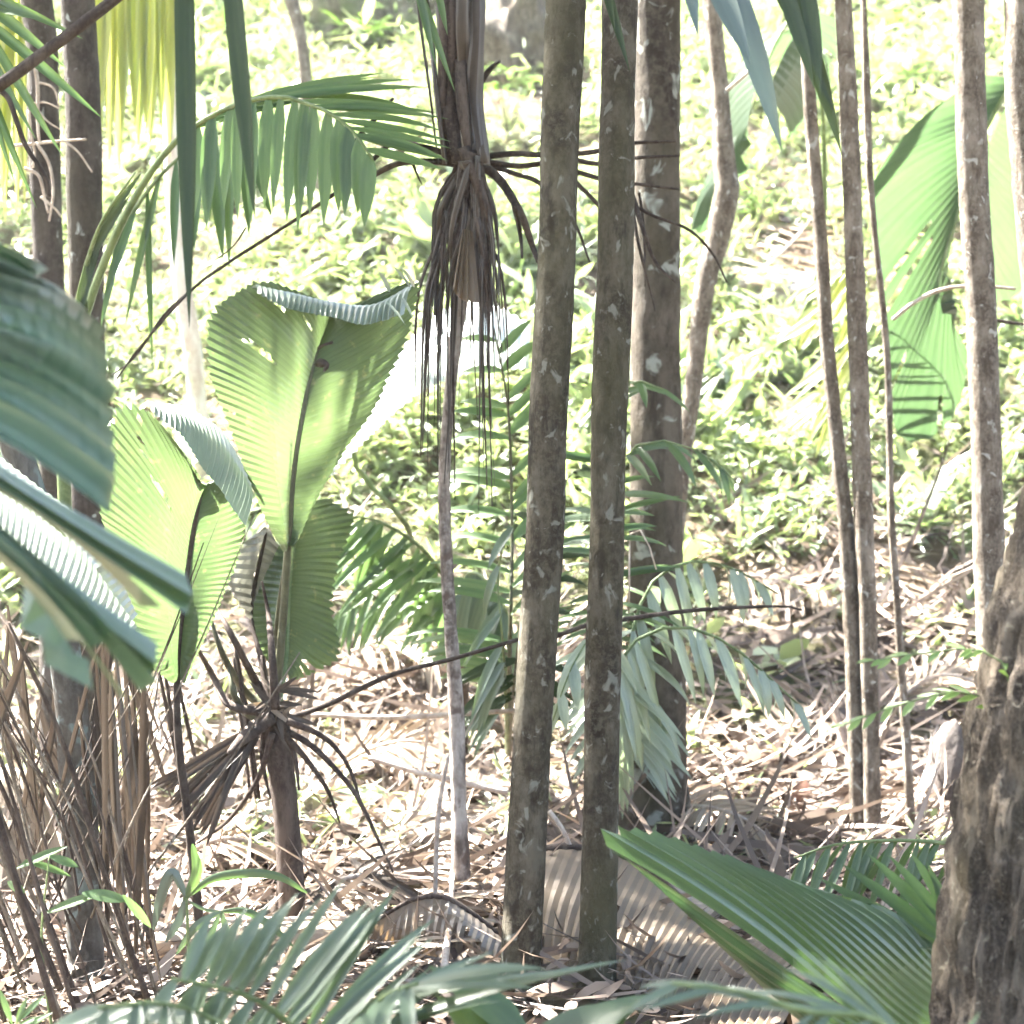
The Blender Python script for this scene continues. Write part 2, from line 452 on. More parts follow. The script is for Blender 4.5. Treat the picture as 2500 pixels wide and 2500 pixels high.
cover('creeper', 2600, 7, 10, 28, 0.09, 0.2, 0.6, 'patches of round leaved creeper on the slope', 0.22, 1.1)

def litter(name, n0, y0, y1, lmin, lmax, wr, label, power):
    x, y = sample_ground(n0, y0, y1, power)
    keep = rng.random(n0) < (1.05 - greenness(x, y)) * np.where(y > 15, 0.6, 1)
    x, y = x[keep], y[keep]; n = len(x)
    z = gh(x, y)
    base = np.sin(2.1 * x + 1.7 * y) * 1.5 + np.sin(0.9 * x - 2.3 * y) * 1.2      # bundles lie in one direction
    ang = base + rng.normal(0, 0.8, n)
    el = rng.normal(0.06, 0.16, n) * np.clip((y - 4.5) / 3.0, 0.15, 1)
    slope = (gh(x, y + 0.1) - gh(x, y - 0.1)) / 0.2
    d = np.stack([np.cos(ang) * np.cos(el), np.sin(ang) * np.cos(el), np.sin(el) + np.sin(ang) * slope], 1)
    ln = rng.uniform(lmin, lmax, n) * np.clip((y - 3.5) / 3.5, 0.4, 1)
    pos = np.stack([x, y, z + rng.uniform(0.01, 0.12, n)], 1) - d * (ln * 0.5)[:, None]
    pos[:, 2] = np.maximum(pos[:, 2], gh(pos[:, 0], pos[:, 1]) + 0.01)
    o = leaf_mass(name, pos, d, np.stack([np.zeros(n), -slope, np.ones(n)], 1) + rng.normal(0, 0.5, (n, 3)), ln, np.maximum(0.008, ln * rng.uniform(wr * 0.6, wr * 1.4, n)), rng.normal(0.1, 0.45, n), M['litter'], rng.random(n) ** 1.35, sections=(0, 0.25, 0.55, 0.8, 1.0), prof=(0.5, 1.0, 0.95, 0.6, 0.0))
    o['kind'] = 'stuff'; o['label'] = label; o['category'] = 'leaf litter'
    return o

litter('leaf_litter', 13000, 5.7, 15, 0.15, 0.85, 0.036, 'pale dry palm leaflets strewn over the ground', 1.1)
litter('leaf_litter_fine', 20000, 5.0, 21, 0.05, 0.2, 0.34, 'small curled dry leaves scattered between the fallen leaflets', 1.1)

# ------------------------------------------------------------------ leaflets, fronds, blades
_leaf = {}
def leaflet_mesh(matk, curl, prof=0):
    """unit leaflet along +X, folded along its midrib, tip bending to -Z"""
    key = (matk, curl, prof)
    if key in _leaf: return _leaf[key]
    n = 9
    v, f, uv = [], [], []
    ang = 0.0
    x = z = 0.0
    for i in range(n + 1):
        t = i / n
        if i:
            ang = curl * (t ** 1.4)
            x += math.cos(ang) / n; z -= math.sin(ang) / n
        if prof == 0: w = min(1, 0.35 + t * 3.2) * (1 - max(0, (t - 0.45) / 0.55) ** 1.7)
        elif prof == 1: w = min(1, 0.6 + t * 2) * (1 - max(0, (t - 0.75) / 0.25) ** 2 * 0.9)      # blunt strap
        else: w = (math.sin(math.pi * min(1, t * 0.97 + 0.03)) ** 0.75)                             # lance shape
        w = max(w, 0.02)
        for s in (-1, 0, 1):
            v.append((x, s * 0.5 * w, z + (0.0 if s else -0.10 * w * 0.25)))
            uv.append((s * 0.5 + 0.5, t))
    for i in range(n):
        for k in range(2):
            f.append((i * 3 + k, (i + 1) * 3 + k, (i + 1) * 3 + k + 1, i * 3 + k + 1))
    me = bpy.data.meshes.new('leaflet')
    me.from_pydata(v, [], f)
    me.polygons.foreach_set('use_smooth', [True] * len(f))
    ul = me.uv_layers.new(name='uv')
    for l in me.loops: ul.data[l.index].uv = uv[l.vertex_index]
    me.materials.append(M[matk])
    _leaf[key] = me
    return me

def leaflet(parent, base, d, up, length, width, matk, curl=0.5, prof=0, name='leaflet'):
    d = Vector(d).normalized()
    up = Vector(up)
    up = (up - d * up.dot(d))
    if up.length < 1e-4: up = Vector((0, -1, 0.1)) - d * Vector((0, -1, 0.1)).dot(d)
    up.normalize()
    side = up.cross(d)
    o = link(bpy.data.objects.new(name, leaflet_mesh(matk, round(curl * 5) / 5, prof)))
    mat = Matrix(((d.x * length, side.x * width, up.x * length, base[0]), (d.y * length, side.y * width, up.y * length, base[1]),
                  (d.z * length, side.z * width, up.z * length, base[2]), (0, 0, 0, 1)))
    o.parent = parent
    if parent.type == 'EMPTY': o.matrix_parent_inverse = Matrix.Translation(-Vector(parent['_w']))
    o.matrix_basis = mat
    return o

def leaflet_to(parent, a, b, width, matk, curl=0.4, prof=0, up=(0, -0.4, 1), name='leaflet'):
    a, b = Vector(a), Vector(b)
    return leaflet(parent, a, b - a, up, (b - a).length * (1 + 0.12 * curl), width, matk, curl, prof, name)

def frond(parent, rachis, n, length, width, matk, t0=0.2, t1=1.0, spread=60, droop=0.35, curl=0.6, up=None, rad=(0.012, 0.003), rmat='stem_green', jit=0.12, sides=(1, -1), dirs=None, prof=0, gap=0.0, name='frond', wvar=0.2):
    """a feather leaf: midrib (the part) with its leaflets (sub-parts)"""
    R = tube(name, rachis, list(rad), M[rmat], parent, n=28, seg=6)
    c = catmull(rachis, 60)
    for i in range(n):
        t = t0 + (t1 - t0) * (i + 0.5) / n
        for s in sides:
            if gap and random.random() < gap: continue
            tt = min(1, max(0, t + random.uniform(-0.3, 0.3) / n))
            k = min(int(tt * 60), 59)
            p = c[k].lerp(c[k + 1], tt * 60 - k)
            tan = (c[min(k + 2, 60)] - c[max(k - 1, 0)]).normalized()
            u = Vector(up) if up else Vector((0, -0.35, 1))
            u = (u - tan * u.dot(tan)).normalized()
            side = tan.cross(u) * s
            if dirs and s in dirs:
                d = Vector(dirs[s](t) if callable(dirs[s]) else dirs[s])
            else:
                a = math.radians(spread * (1 - 0.45 * max(0, (t - t0) / (t1 - t0)) ** 2))
                d = side * math.sin(a) + tan * math.cos(a) + Vector((0, 0, -droop))
            d = d.normalized() + Vector((random.uniform(-jit, jit), random.uniform(-jit, jit), random.uniform(-jit, jit)))
            ln = interp(length if not isinstance(length, dict) else length[s], (t - t0) / (t1 - t0)) * random.uniform(0.88, 1.1)
            w = (width if not isinstance(width, dict) else width[s]) * random.uniform(1 - wvar, 1 + wvar)
            leaflet(R, p, d, Vector((0, -0.95, 0.75)) + u * 0.35, ln, w, matk, curl * random.uniform(0.7, 1.3), prof)
    return R

def ruled(name, A, B, matk, parent, npleat=20, amp=0.008, mu=10, slits=(), bow=0.0, tooth=0.03, amp_end=1.0, fray=0.0):
    """pleated blade between an inner curve A and a margin curve B; slits = (pleat index, u0, u1)"""
    nn = npleat * 2
    a = catmull(A, nn); b_ = catmull(B, nn)
    v, uv, f = [], [], []
    cut = {}
    for i, u0, u1 in slits: cut.setdefault(i, []).append((u0, u1))
    for i in range(nn + 1):
        j0, j1 = max(i - 1, 0), min(i + 1, nn)
        ext = 1 + 0.012 * math.sin(i * .37) * (1 if fray == 0 else 2) + (tooth if i % 2 else -tooth) * random.uniform(0.3, 1.2) - fray * random.random() ** 3
        for j in range(mu + 1):
            u = j / mu
            p = a[i].lerp(b_[i], u * ext)
            q1 = (a[j1].lerp(b_[j1], u) - a[j0].lerp(b_[j0], u)); q2 = (b_[i] - a[i])
            nrm = q1.cross(q2)
            nrm = nrm.normalized() if nrm.length > 1e-9 else Vector((0, -1, 0))
            if nrm.y > 0: nrm.negate()
            h = amp * (1 if i % 2 else -1) * (0.35 + 0.65 * u * amp_end)
            h += bow * math.sin(math.pi * u) + 0.04 * amp * math.sin(i * 1.7 + j)
            v.append(p + nrm * h)
            uv.append((i / nn, u))
    for i in range(nn):
        for j in range(mu):
            um = (j + 0.5) / mu
            if any(u0 <= um <= u1 for u0, u1 in cut.get(i, ())): continue
            f.append((i * (mu + 1) + j, i * (mu + 1) + j + 1, (i + 1) * (mu + 1) + j + 1, (i + 1) * (mu + 1) + j))
    return mesh_obj(name, v, f, M[matk], parent, uv, smooth=False)

# ------------------------------------------------------------------ trees
def palm_disp(seed, ring=0.085, amp=0.03):
    def f(th, L_, p):
        q = (L_ / ring + 0.15 * math.sin(th + seed)) % 1.0
        return amp * (0.6 * (1 - q) ** 3) + 0.10 * noise.noise(Vector((math.cos(th) * 1.2 + seed, math.sin(th) * 1.2, L_ * 2.2))) + 0.025 * noise.noise(Vector((math.cos(th) * 4 + seed, math.sin(th) * 4, L_ * 14)))
    return f

def knobby(seed, a=0.10, fine=0.05):
    def f(th, L_, p):
        return a * noise.noise(Vector((math.cos(th) + seed, math.sin(th), L_ * 3.0))) + fine * noise.noise(Vector((math.cos(th) * 3 + seed, math.sin(th) * 3, L_ * 16)))
    return f

def trunk_path(line, d, base_y=None, top_z=7.0, lean=(0, 0)):
    """line: (x, y, width in photo units) from top to bottom -> points from ground up, with radii"""
    pp, rr = [], []
    for x, y, w in reversed(line):
        pp.append(P(x, y, d)); rr.append(w / 2500 * S * d / 2)
    b0 = pp[0]
    g_ = float(gh(b0.x, b0.y))
    if b0.z > g_ + 0.05:
        dirv = (pp[0] - pp[1]).normalized()
        k = (b0.z - g_ + 0.12) / max(0.2, -dirv.z)
        pp.insert(0, b0 + dirv * k); rr.insert(0, rr[0] * 1.3)
    else:
        pp[0] = Vector((b0.x, b0.y, g_ - 0.12))
    t = pp[-1]
    dirv = (pp[-1] - pp[-2]).normalized()
    k = (top_z - t.z) / max(0.3, dirv.z)
    pp.append(t + dirv * k * 0.5 + Vector((lean[0] * 0.35, lean[1] * 0.35, 0)))
    pp.append(t + dirv * k + Vector((lean[0], lean[1], 0)))
    rr += [rr[-1] * 0.92, rr[-1] * 0.8]
    return pp, rr

def radii_fn(pp, rr, n=60):
    L_ = [0]
    for i in range(1, len(pp)): L_.append(L_[-1] + (pp[i] - pp[i - 1]).length)
    return [float(np.interp(L_[-1] * k / n, L_, rr)) for k in range(n + 1)]

def leafy_crown(parent, c, r, n, mat='canopy', lmin=0.14, lmax=0.3):
    """broad-leaved crown: clumps of leaves on the ends of twigs"""
    nc = max(10, n // 40)
    cc = rng.normal(0, 1, (nc, 3)); cc /= np.linalg.norm(cc, axis=1, keepdims=True)
    cc = cc * (rng.random((nc, 1)) ** 0.4) * np.array([r, r, r * 0.45]) + np.array(c)
    idx = rng.integers(0, nc, n)
    pos = cc[idx] + rng.normal(0, 0.22, (n, 3)) * np.array([1, 1, 0.6])
    a = rng.random(n) * 2 * np.pi
    el = rng.normal(-0.2, 0.4, n)
    d = np.stack([np.cos(a) * np.cos(el), np.sin(a) * np.cos(el), np.sin(el)], 1)
    ln = rng.uniform(lmin, lmax, n)
    return leaf_mass('crown', pos, d, np.tile([0, 0, 1.0], (n, 1)) + rng.normal(0, 0.3, (n, 3)), ln, ln * 0.42, rng.uniform(0, 0.4, n), M[mat], rng.random(n), parent)

def palm_crown(parent, c, r, nf=13, seed=0, mat='canopy'):
    rs = random.Random(seed)
    pos, dr, up, ln, wd = [], [], [], [], []
    for i in range(nf):
        az = 2 * math.pi * (i + rs.random() * 0.6) / nf
        el = rs.uniform(0.1, 1.0)
        h = Vector((math.cos(az), math.sin(az), 0))
        L_ = r * rs.uniform(0.85, 1.15)
        last = Vector(c)
        for k in range(1, 34):
            t = k / 33
            e = el - 1.5 * t * t
            nxt = last + (h * math.cos(e) + Vector((0, 0, math.sin(e)))) * (L_ / 33)
            tan = (nxt - last).normalized()
            s_ = tan.cross(Vector((0, 0, 1))).normalized()
            if k % 4 == 0:
                pos.append(last - tan * 0.05); dr.append(tan); up.append((0, 0, 1)); ln.append(L_ / 33 * 5); wd.append(0.03)
            if k > 4:
                for s in (-1, 1):
                    pos.append(last); d = s_ * s + tan * 0.55 + Vector((rs.uniform(-.15, .15), rs.uniform(-.15, .15), -0.45))
                    dr.append(d); up.append((0, 0, 1)); ln.append(0.55 * math.sin(math.pi * (0.12 + 0.8 * t)) * r / 2.2); wd.append(0.05)
            last = nxt
    n = len(pos)
    return leaf_mass('crown', np.array(pos), np.array([tuple(q) for q in dr]), np.array(up, dtype=float), np.array(ln), np.array(wd), np.full(n, 0.35), M[mat], rng.random(n), parent)

TREES = {}
def tree(key, name, label, line, d, mat, disp, top_z, seg=20, dens=30, lean=(0, 0), group=None):
    pp, rr = trunk_path(line, d, None, top_z, lean)
    root = thing(name, label, 'tree', (pp[0].x, pp[0].y, float(gh(pp[0].x, pp[0].y))), group)
    LL = sum((pp[i] - pp[i - 1]).length for i in range(1, len(pp)))
    tube('trunk', pp, radii_fn(pp, rr), M[mat], root, n=int(LL * dens), seg=seg, disp=disp)
    TREES[key] = (root, pp[-1])
    return root, pp[-1]

tree('A', 'palm_tree', 'dark ringed palm trunk, front one of the central pair, standing left of its twin',
     [(1381, 0, 97), (1366, 330, 95), (1357, 650, 94), (1340, 1000, 94), (1330, 1300, 93), (1308, 1650, 94), (1292, 1950, 92), (1272, 2300, 98), (1266, 2420, 104)], 6.05, 'palm_bark', palm_disp(1.3), 8.5, 24, 50)
tree('B', 'palm_tree', 'slimmer dark palm trunk, right one of the central pair, before the broad mottled trunk',
     [(1513, 0, 88), (1506, 350, 88), (1502, 650, 86), (1488, 1000, 85), (1481, 1300, 86), (1467, 1950, 88), (1459, 2300, 92), (1456, 2380, 94)], 6.15, 'palm_bark', palm_disp(5.1), 8.8, 24, 50)
tree('C', 'forest_tree', 'broad grey brown trunk with pale lichen patches, directly behind the central pair',
     [(1606, 0, 112), (1603, 400, 114), (1600, 800, 120), (1602, 1200, 128), (1600, 1600, 142), (1598, 1900, 164), (1598, 2040, 190)], 8.75, 'blotched_bark', knobby(2.2, 0.05, 0.04), 9.0, 28, 30)
tree('D', 'slender_tree', 'crooked slender tree with a swollen kink, bending behind the broad mottled trunk',
     [(1738, 0, 44), (1757, 220, 44), (1768, 400, 54), (1774, 470, 62), (1752, 580, 58), (1724, 680, 54), (1706, 820, 46), (1688, 980, 42), (1668, 1120, 42), (1640, 1400, 46)], 11.0, 'pale_bark', knobby(3.3, 0.14, 0.05), 7.5, 16)
tree('E', 'slender_tree', 'thin pale stem, left one of the touching pair at the right',
     [(1964, 0, 32), (1980, 300, 33), (2005, 600, 34), (2020, 850, 35), (2052, 1150, 37), (2072, 1400, 38), (2086, 1700, 40), (2100, 2040, 44)], 8.85, 'pale_bark', knobby(4.1, 0.12, 0.05), 6.5, 14)
tree('E2', 'slender_tree', 'thicker pale stem, right one of the touching pair at the right',
     [(2059, 0, 42), (2078, 400, 46), (2094, 850, 48), (2106, 1200, 48), (2118, 1500, 44), (2126, 1800, 42), (2132, 2050, 46)], 8.8, 'pale_bark', knobby(5.7, 0.10, 0.05), 6.5, 14)
tree('F', 'sapling', 'very thin knobbly sapling just right of the touching pair of stems',
     [(2110, 0, 13), (2120, 250, 15), (2125, 450, 18), (2150, 700, 17), (2167, 900, 18), (2176, 1250, 18), (2195, 1550, 20), (2215, 1850, 22), (2228, 2060, 24)], 9.0, 'pale_bark', knobby(6.1, 0.25, 0.1), 5.5, 10)
tree('G', 'slender_tree', 'straight pale trunk sunlit along its left side, beside the rough leaning trunk',
     [(2364, 0, 76), (2374, 400, 74), (2398, 800, 74), (2412, 1250, 74), (2425, 1650, 78), (2440, 2000, 84), (2448, 2150, 90)], 8.2, 'pale_bark', knobby(7.7, 0.08, 0.04), 7.0, 20)
tree('I', 'slender_tree', 'brown trunk cut by the upper right edge of the picture',
     [(2498, 0, 92), (2496, 200, 88), (2515, 420, 84), (2530, 620, 84), (2555, 1000, 84), (2580, 1500, 90)], 7.6, 'pale_bark', knobby(8.9, 0.10, 0.05), 7.0, 18)
tree('J', 'palm_tree', 'dark mottled trunk at the upper left, right one of two side by side',
     [(190, 0, 84), (200, 250, 86), (206, 500, 88), (212, 850, 84), (216, 1200, 86), (220, 1700, 92), (222, 2000, 96)], 8.6, 'dark_bark', palm_disp(9.4), 6.6, 22, 40)
tree('L', 'palm_tree', 'dark brown trunk at the upper left, left one of two, with pale roots over it',
     [(88, 0, 76), (104, 300, 78), (118, 600, 72), (128, 900, 74), (136, 1400, 80), (140, 1900, 84)], 9.6, 'dark_bark', palm_disp(11.4), 6.8, 20, 40, lean=(-0.5, -0.4))
tree('K', 'palm_tree', 'greyish trunk with blue green lichen among the dry stalks at lower left',
     [(-160, 500, 74), (10, 1000, 76), (110, 1350, 78), (165, 1650, 80), (190, 1950, 86), (205, 2250, 92), (218, 2420, 98)], 6.2, 'lichen_bark', palm_disp(13.4), 6.0, 22, 50, lean=(0.4, -0.9))
tree('M', 'slender_tree', 'white sunlit trunk on the slope behind the two hanging strap leaves',
     [(408, 0, 32), (414, 200, 34), (424, 480, 38), (446, 700, 46), (470, 850, 46), (482, 985, 44)], 13.6, 'white_bark', knobby(14.1, 0.10, 0.05), 7.5, 16)
tree('N', 'slender_tree', 'thin brown stem high on the slope above the feathery arching frond',
     [(690, -60, 34), (722, 40, 34), (742, 150, 32), (752, 300, 34)], 19.0, 'pale_bark', knobby(15.1, 0.12, 0.05), 9.0, 12)

# rough leaning tree in the right foreground: deeply fissured bark, built as ridges
def fissured(th, L_, p):
    q = Vector((math.cos(th) * 2.6, math.sin(th) * 2.6, L_ * 1.6))
    w = noise.noise(q * 1.3) * 0.7
    r1 = abs(noise.noise(Vector((math.cos(th) * 6.5 + w, math.sin(th) * 6.5, L_ * 3.4))))
    r2 = abs(noise.noise(Vector((math.cos(th) * 13 + 5, math.sin(th) * 13 + w, L_ * 7.5))))
    return 0.46 * min(0.34, r1) + 0.30 * min(0.38, r2) - 0.14 + 0.07 * noise.noise(q * 0.7) - 0.05 + 0.02 * noise.noise(Vector((math.cos(th) * 30, math.sin(th) * 30, L_ * 40)))
def big_tree():
    dd = 4.4
    line = [(2900, 700), (2790, 1000), (2700, 1300), (2620, 1600), (2570, 1900), (2535, 2200), (2520, 2500), (2515, 2900)]
    pp = [P(x, y, dd) for x, y in reversed(line)]
    rr = [k * 4.4 / 3.6 for k in (0.185, 0.174, 0.165, 0.16, 0.157, 0.153, 0.15, 0.147)]
    g_ = float(gh(pp[0].x, pp[0].y))
    pp.insert(0, Vector((pp[0].x - 0.01, pp[0].y, g_ - 0.15))); rr.insert(0, 0.27)
    pp += [pp[-1] + Vector((0.7, 0.6, 1.6)), pp[-1] + Vector((1.3, 1.0, 4.2))]; rr += [0.16, 0.12]
    root = thing('forest_tree', 'thick leaning trunk with rough fissured bark at the lower right', 'tree', (pp[0].x, pp[0].y, g_))
    LL = sum((pp[i] - pp[i - 1]).length for i in range(1, len(pp)))
    tube('trunk', pp, radii_fn(pp, rr), M['rough_bark'], root, n=int(LL * 70), seg=110, disp=fissured)
    TREES['H'] = (root, pp[-1])
big_tree()

# crowns above the picture: they dapple the light that reaches the trunks
def crown_of(key, kind, r, n=0, off=(0, 0, 0), seed=0):
    root, top = TREES[key]
    c_ = top + Vector(off)
    if kind == 'palm': palm_crown(root, c_, r, n or 14, seed)
    else: leafy_crown(root, c_, r, n)
crown_of('A', 'palm', 2.6, 14, seed=1)
crown_of('B', 'palm', 2.6, 14, seed=2)
crown_of('J', 'palm', 1.7, 17, (0.1, -0.3, 0), seed=3)
crown_of('L', 'palm', 1.5, 18, seed=4)
crown_of('C', 'leafy', 2.6, 4200, (1.4, 1.2, 0.0))
crown_of('K', 'palm', 2.6, 26, seed=6)
crown_of('D', 'leafy', 1.3, 900)
crown_of('E', 'leafy', 0.8, 350, (0, 0, 0.2))
crown_of('E2', 'leafy', 0.9, 400, (0, 0, 0.2))
crown_of('F', 'leafy', 0.5, 160)
crown_of('G', 'leafy', 1.3, 800)
crown_of('I', 'leafy', 1.3, 800)
crown_of('H', 'leafy', 2.2, 2600)
crown_of('M', 'leafy', 0.9, 350)
crown_of('N', 'leafy', 1.0, 350)

# ------------------------------------------------------------------ young fan-leaved palm (middle left)
q0 = G(705, 2310)
QD = q0.y
young = thing('young_palm', 'young palm with a tall broad pleated yellow green leaf on a bare brown stem', 'palm', q0)
tube('stem', [q0 - Vector((0, 0, 0.1))] + pts([(708, 2150), (694, 1950), (676, 1800), (668, 1715)], QD), [0.056, 0.05, 0.044, 0.045, 0.05], M['dead'], young, n=60, seg=16, disp=palm_disp(21, 0.06, 0.06))
# leaf one, the tall blade
r1 = pts([(672, 1730, QD), (690, 1520, QD - .05), (703, 1330, QD - .1), (716, 1150, QD - .12), (742, 990, QD - .1), (772, 870, QD - .05), (805, 780, QD + .05)])
lf = tube('leaf', r1, [0.016, 0.014, 0.011, 0.008, 0.004], M['rachis_dark'], young, n=40, seg=8, disp=knobby(3, 0.12, 0.1))
rA = pts([(703, 1330, QD - .1), (716, 1150, QD - .12), (742, 990, QD - .1), (772, 870, QD - .05), (805, 780, QD + .05)])
ruled('blade', rA, pts([(690, 1345, QD - .1), (640, 1250, QD - .18), (585, 1110, QD - .25), (540, 990, QD - .3), (506, 880, QD - .3), (520, 770, QD - .25), (570, 715, QD - .2), (660, 690, QD - .1), (790, 735, QD)]), 'fan', lf, 44, 0.0011, 14, [(55, .35, .72), (56, .42, .66), (70, .55, .8), (35, .84, .92), (74, .2, .45)], 0.03)
ruled('blade', rA, pts([(712, 1345, QD - .1), (760, 1245, QD - .02), (830, 1120, QD + .05), (905, 1010, QD + .1), (970, 880, QD + .12), (1015, 750, QD + .1), (1018, 690, QD + .05), (930, 715, QD + .02), (830, 760, QD)]), 'fan', lf, 44, 0.0011, 14, [(78, .5, .6)], 0.03)
ruled('folded_edge', pts([(612, 702, QD - .18), (700, 712, QD - .12), (800, 735, QD), (910, 742, QD), (1012, 690, QD + .03)]), pts([(630, 715, QD - .26), (700, 752, QD - .22), (800, 772, QD - .13), (890, 792, QD - .12), (985, 768, QD - .1)]), 'fan_sunlit', lf, 26, 0.004, 5, (), 0.02, 0.07)
for a_, b_, w in (((980, 725), (1010, 765), .012), ((940, 735), (990, 775), .012), ((1010, 700), (985, 640), .018), ((1000, 700), (960, 630), .02), ((950, 712), (930, 650), .02)):
    leaflet_to(lf, P(*a_, QD - .1), P(*b_, QD - .2), w, 'fan_sunlit', 0.3)
tube('fruit_stalk', pts([(778, 850, QD - .12), (790, 842, QD - .14), (812, 836, QD - .15)]), [0.006, 0.005, 0.006], M['twig'], lf, 8, 6)
tube('seed_pod', pts([(772, 890, QD - .1), (785, 886, QD - .13), (797, 893, QD - .14), (790, 908, QD - .14)]), [0.008, 0.017, 0.013, 0.003], M['twig'], lf, 10, 8)
# leaf two, lower and to the left
D2 = QD - 0.35
y2 = Vector((P(500, 2300, D2).x, D2, 0)); y2.z = float(gh(y2.x, y2.y))
young2 = thing('young_palm', 'smaller pleated yellow green leaf on its own dark stalk, left of the tall one', 'palm', y2)
r2 = [y2] + pts([(465, 2050, D2), (440, 1850, D2), (432, 1720, D2), (435, 1600, D2), (447, 1480, D2), (460, 1370, D2), (478, 1260, D2), (500, 1185, D2 + .05)])
lf2 = tube('leaf', r2, [0.018, 0.016, 0.014, 0.012, 0.010, 0.006], M['twig'], young2, n=60, seg=8, disp=knobby(5, 0.12, 0.1))
rB = pts([(438, 1640, D2), (447, 1480, D2), (460, 1370, D2), (478, 1260, D2), (500, 1185, D2 + .05)])
ruled('blade', rB, pts([(420, 1670, D2), (350, 1600, D2 - .05), (310, 1470, D2 - .1), (262, 1310, D2 - .2), (244, 1230, D2 - .22), (262, 1120, D2 - .2), (285, 1000, D2 - .15), (350, 1000, D2 - .1), (430, 1080, D2 - .02), (490, 1165, D2)]), 'fan', lf2, 44, 0.0011, 14, [(58, .3, .6), (59, .36, .52), (61, .62, .7), (63, .74, .82), (66, .85, .9)], 0.03)
ruled('blade', rB, pts([(450, 1670, D2), (500, 1560, D2), (560, 1420, D2 + .08), (592, 1320, D2 + .12), (598, 1230, D2 + .12), (580, 1180, D2 + .1), (540, 1170, D2 + .08), (505, 1178, D2 + .05)]), 'fan', lf2, 36, 0.0011, 12, [], 0.03)
ruled('folded_edge', pts([(352, 992, D2 - .1), (440, 990, D2 + .05), (530, 1040, D2 + .15), (580, 1110, D2 + .2), (606, 1165, D2 + .2)]), pts([(368, 1006, D2 - .15), (440, 1060, D2 - .16), (500, 1150, D2 - .12), (545, 1205, D2 - .08), (600, 1290, D2 - .02)]), 'fan_sunlit', lf2, 24, 0.004, 8, (), 0.025, 0.03)
# low leaf between them
r3 = pts([(680, 1725, QD + .02), (698, 1600, QD + .15), (706, 1440, QD + .25), (730, 1250, QD + .3)])
lf3 = tube('leaf', r3, [0.013, 0.01, 0.005], M['stem_green'], young, n=24, seg=6)
rC = pts([(692, 1640, QD + .12), (703, 1500, QD + .22), (714, 1370, QD + .27), (732, 1240, QD + .3)])
ruled('blade', rC, pts([(705, 1665, QD + .1), (770, 1640, QD + .2), (828, 1600, QD + .2), (812, 1480, QD + .25), (822, 1380, QD + .3), (862, 1270, QD + .35), (800, 1215, QD + .35)]), 'fan', lf3, 30, 0.0018, 10, [(8, .5, .9), (9, .6, .95), (5, .6, 1)], 0.02, 0.06)
ruled('blade', rC, pts([(680, 1650, QD + .1), (640, 1590, QD + .1), (618, 1500, QD + .1), (640, 1420, QD + .15), (668, 1360, QD + .2), (700, 1290, QD + .25), (722, 1235, QD + .3)]), 'fan', lf3, 26, 0.0018, 10, [], 0.02)
# withered grey leaf and old petioles
r4 = pts([(660, 1730, QD), (635, 1600, QD + .1), (615, 1480, QD + .2), (650, 1300, QD + .25)])
lf4 = tube('withered_leaf', r4, [0.013, 0.010, 0.005], M['dead'], young, n=24, seg=6)
rD = pts([(622, 1520, QD + .18), (618, 1440, QD + .22), (632, 1350, QD + .25), (655, 1290, QD + .25)])
ruled('blade', rD, pts([(600, 1500, QD + .15), (555, 1420, QD + .1), (565, 1370, QD + .12), (610, 1310, QD + .2)]), 'purple', lf4, 10, 0.008, 6)
ruled('blade', rD, pts([(630, 1510, QD + .18), (660, 1450, QD + .2), (690, 1370, QD + .22), (682, 1330, QD + .25)]), 'purple', lf4, 10, 0.008, 6)
for k, line in enumerate(([(665, 1735), (622, 1660), (570, 1560), (520, 1470)], [(660, 1735), (600, 1690), (545, 1600), (505, 1480)], [(672, 1730), (664, 1600), (655, 1500), (640, 1420)], [(676, 1728), (672, 1600), (682, 1480), (690, 1400)],
                          [(640, 1740), (560, 1720), (520, 1650), (470, 1560)], [(650, 1760), (600, 1740), (570, 1690), (556, 1620)])):
    tube('old_petiole', pts([(x, y, QD + random.uniform(-.15, .1)) for x, y in line]), [0.017, 0.013, 0.011, 0.004], M['dead'] if k % 2 == 0 else M['rachis_dark'], young, 20, 7)
# hanging dead leaf of dark strips, and dead stalks on the other side
dl = tube('dead_leaf', pts([(655, 1755, QD - .05), (600, 1800, QD - .15), (560, 1840, QD - .2)]), [0.03, 0.024, 0.01], M['dead'], young, 12, 8, disp=knobby(2, 0.3, 0.1))
for k in range(15):
    u = k / 14
    a_ = P(640 - 55 * random.random(), 1780 + 50 * random.random(), QD - .12)
    b_ = P(368 + 150 * u + random.uniform(-10, 10), 1905 + 130 * u + random.uniform(-12, 12), QD - .3 + random.uniform(-.08, .08))
    leaflet_to(dl, a_, b_, random.uniform(.018, .03), 'brown', random.choice((0.2, 0.4)), 1, up=(0.2, -1, 0.5))
for line in ([(690, 1780), (760, 1820), (830, 1890), (880, 1960), (960, 2130)], [(690, 1790), (745, 1850), (800, 1930), (830, 2010)], [(665, 1790), (630, 1900), (560, 2000), (480, 2060)],
             [(700, 1760), (790, 1800), (850, 1870), (890, 1990)], [(650, 1760), (640, 1850), (660, 1950)], [(690, 1760), (720, 1850), (730, 1930)]):
    tube('dead_stalk', pts([(x, y, QD - .1 + .1 * random.random()) for x, y in line]), [0.013, 0.010, 0.008, 0.004], M['dead'], young, 20, 6)
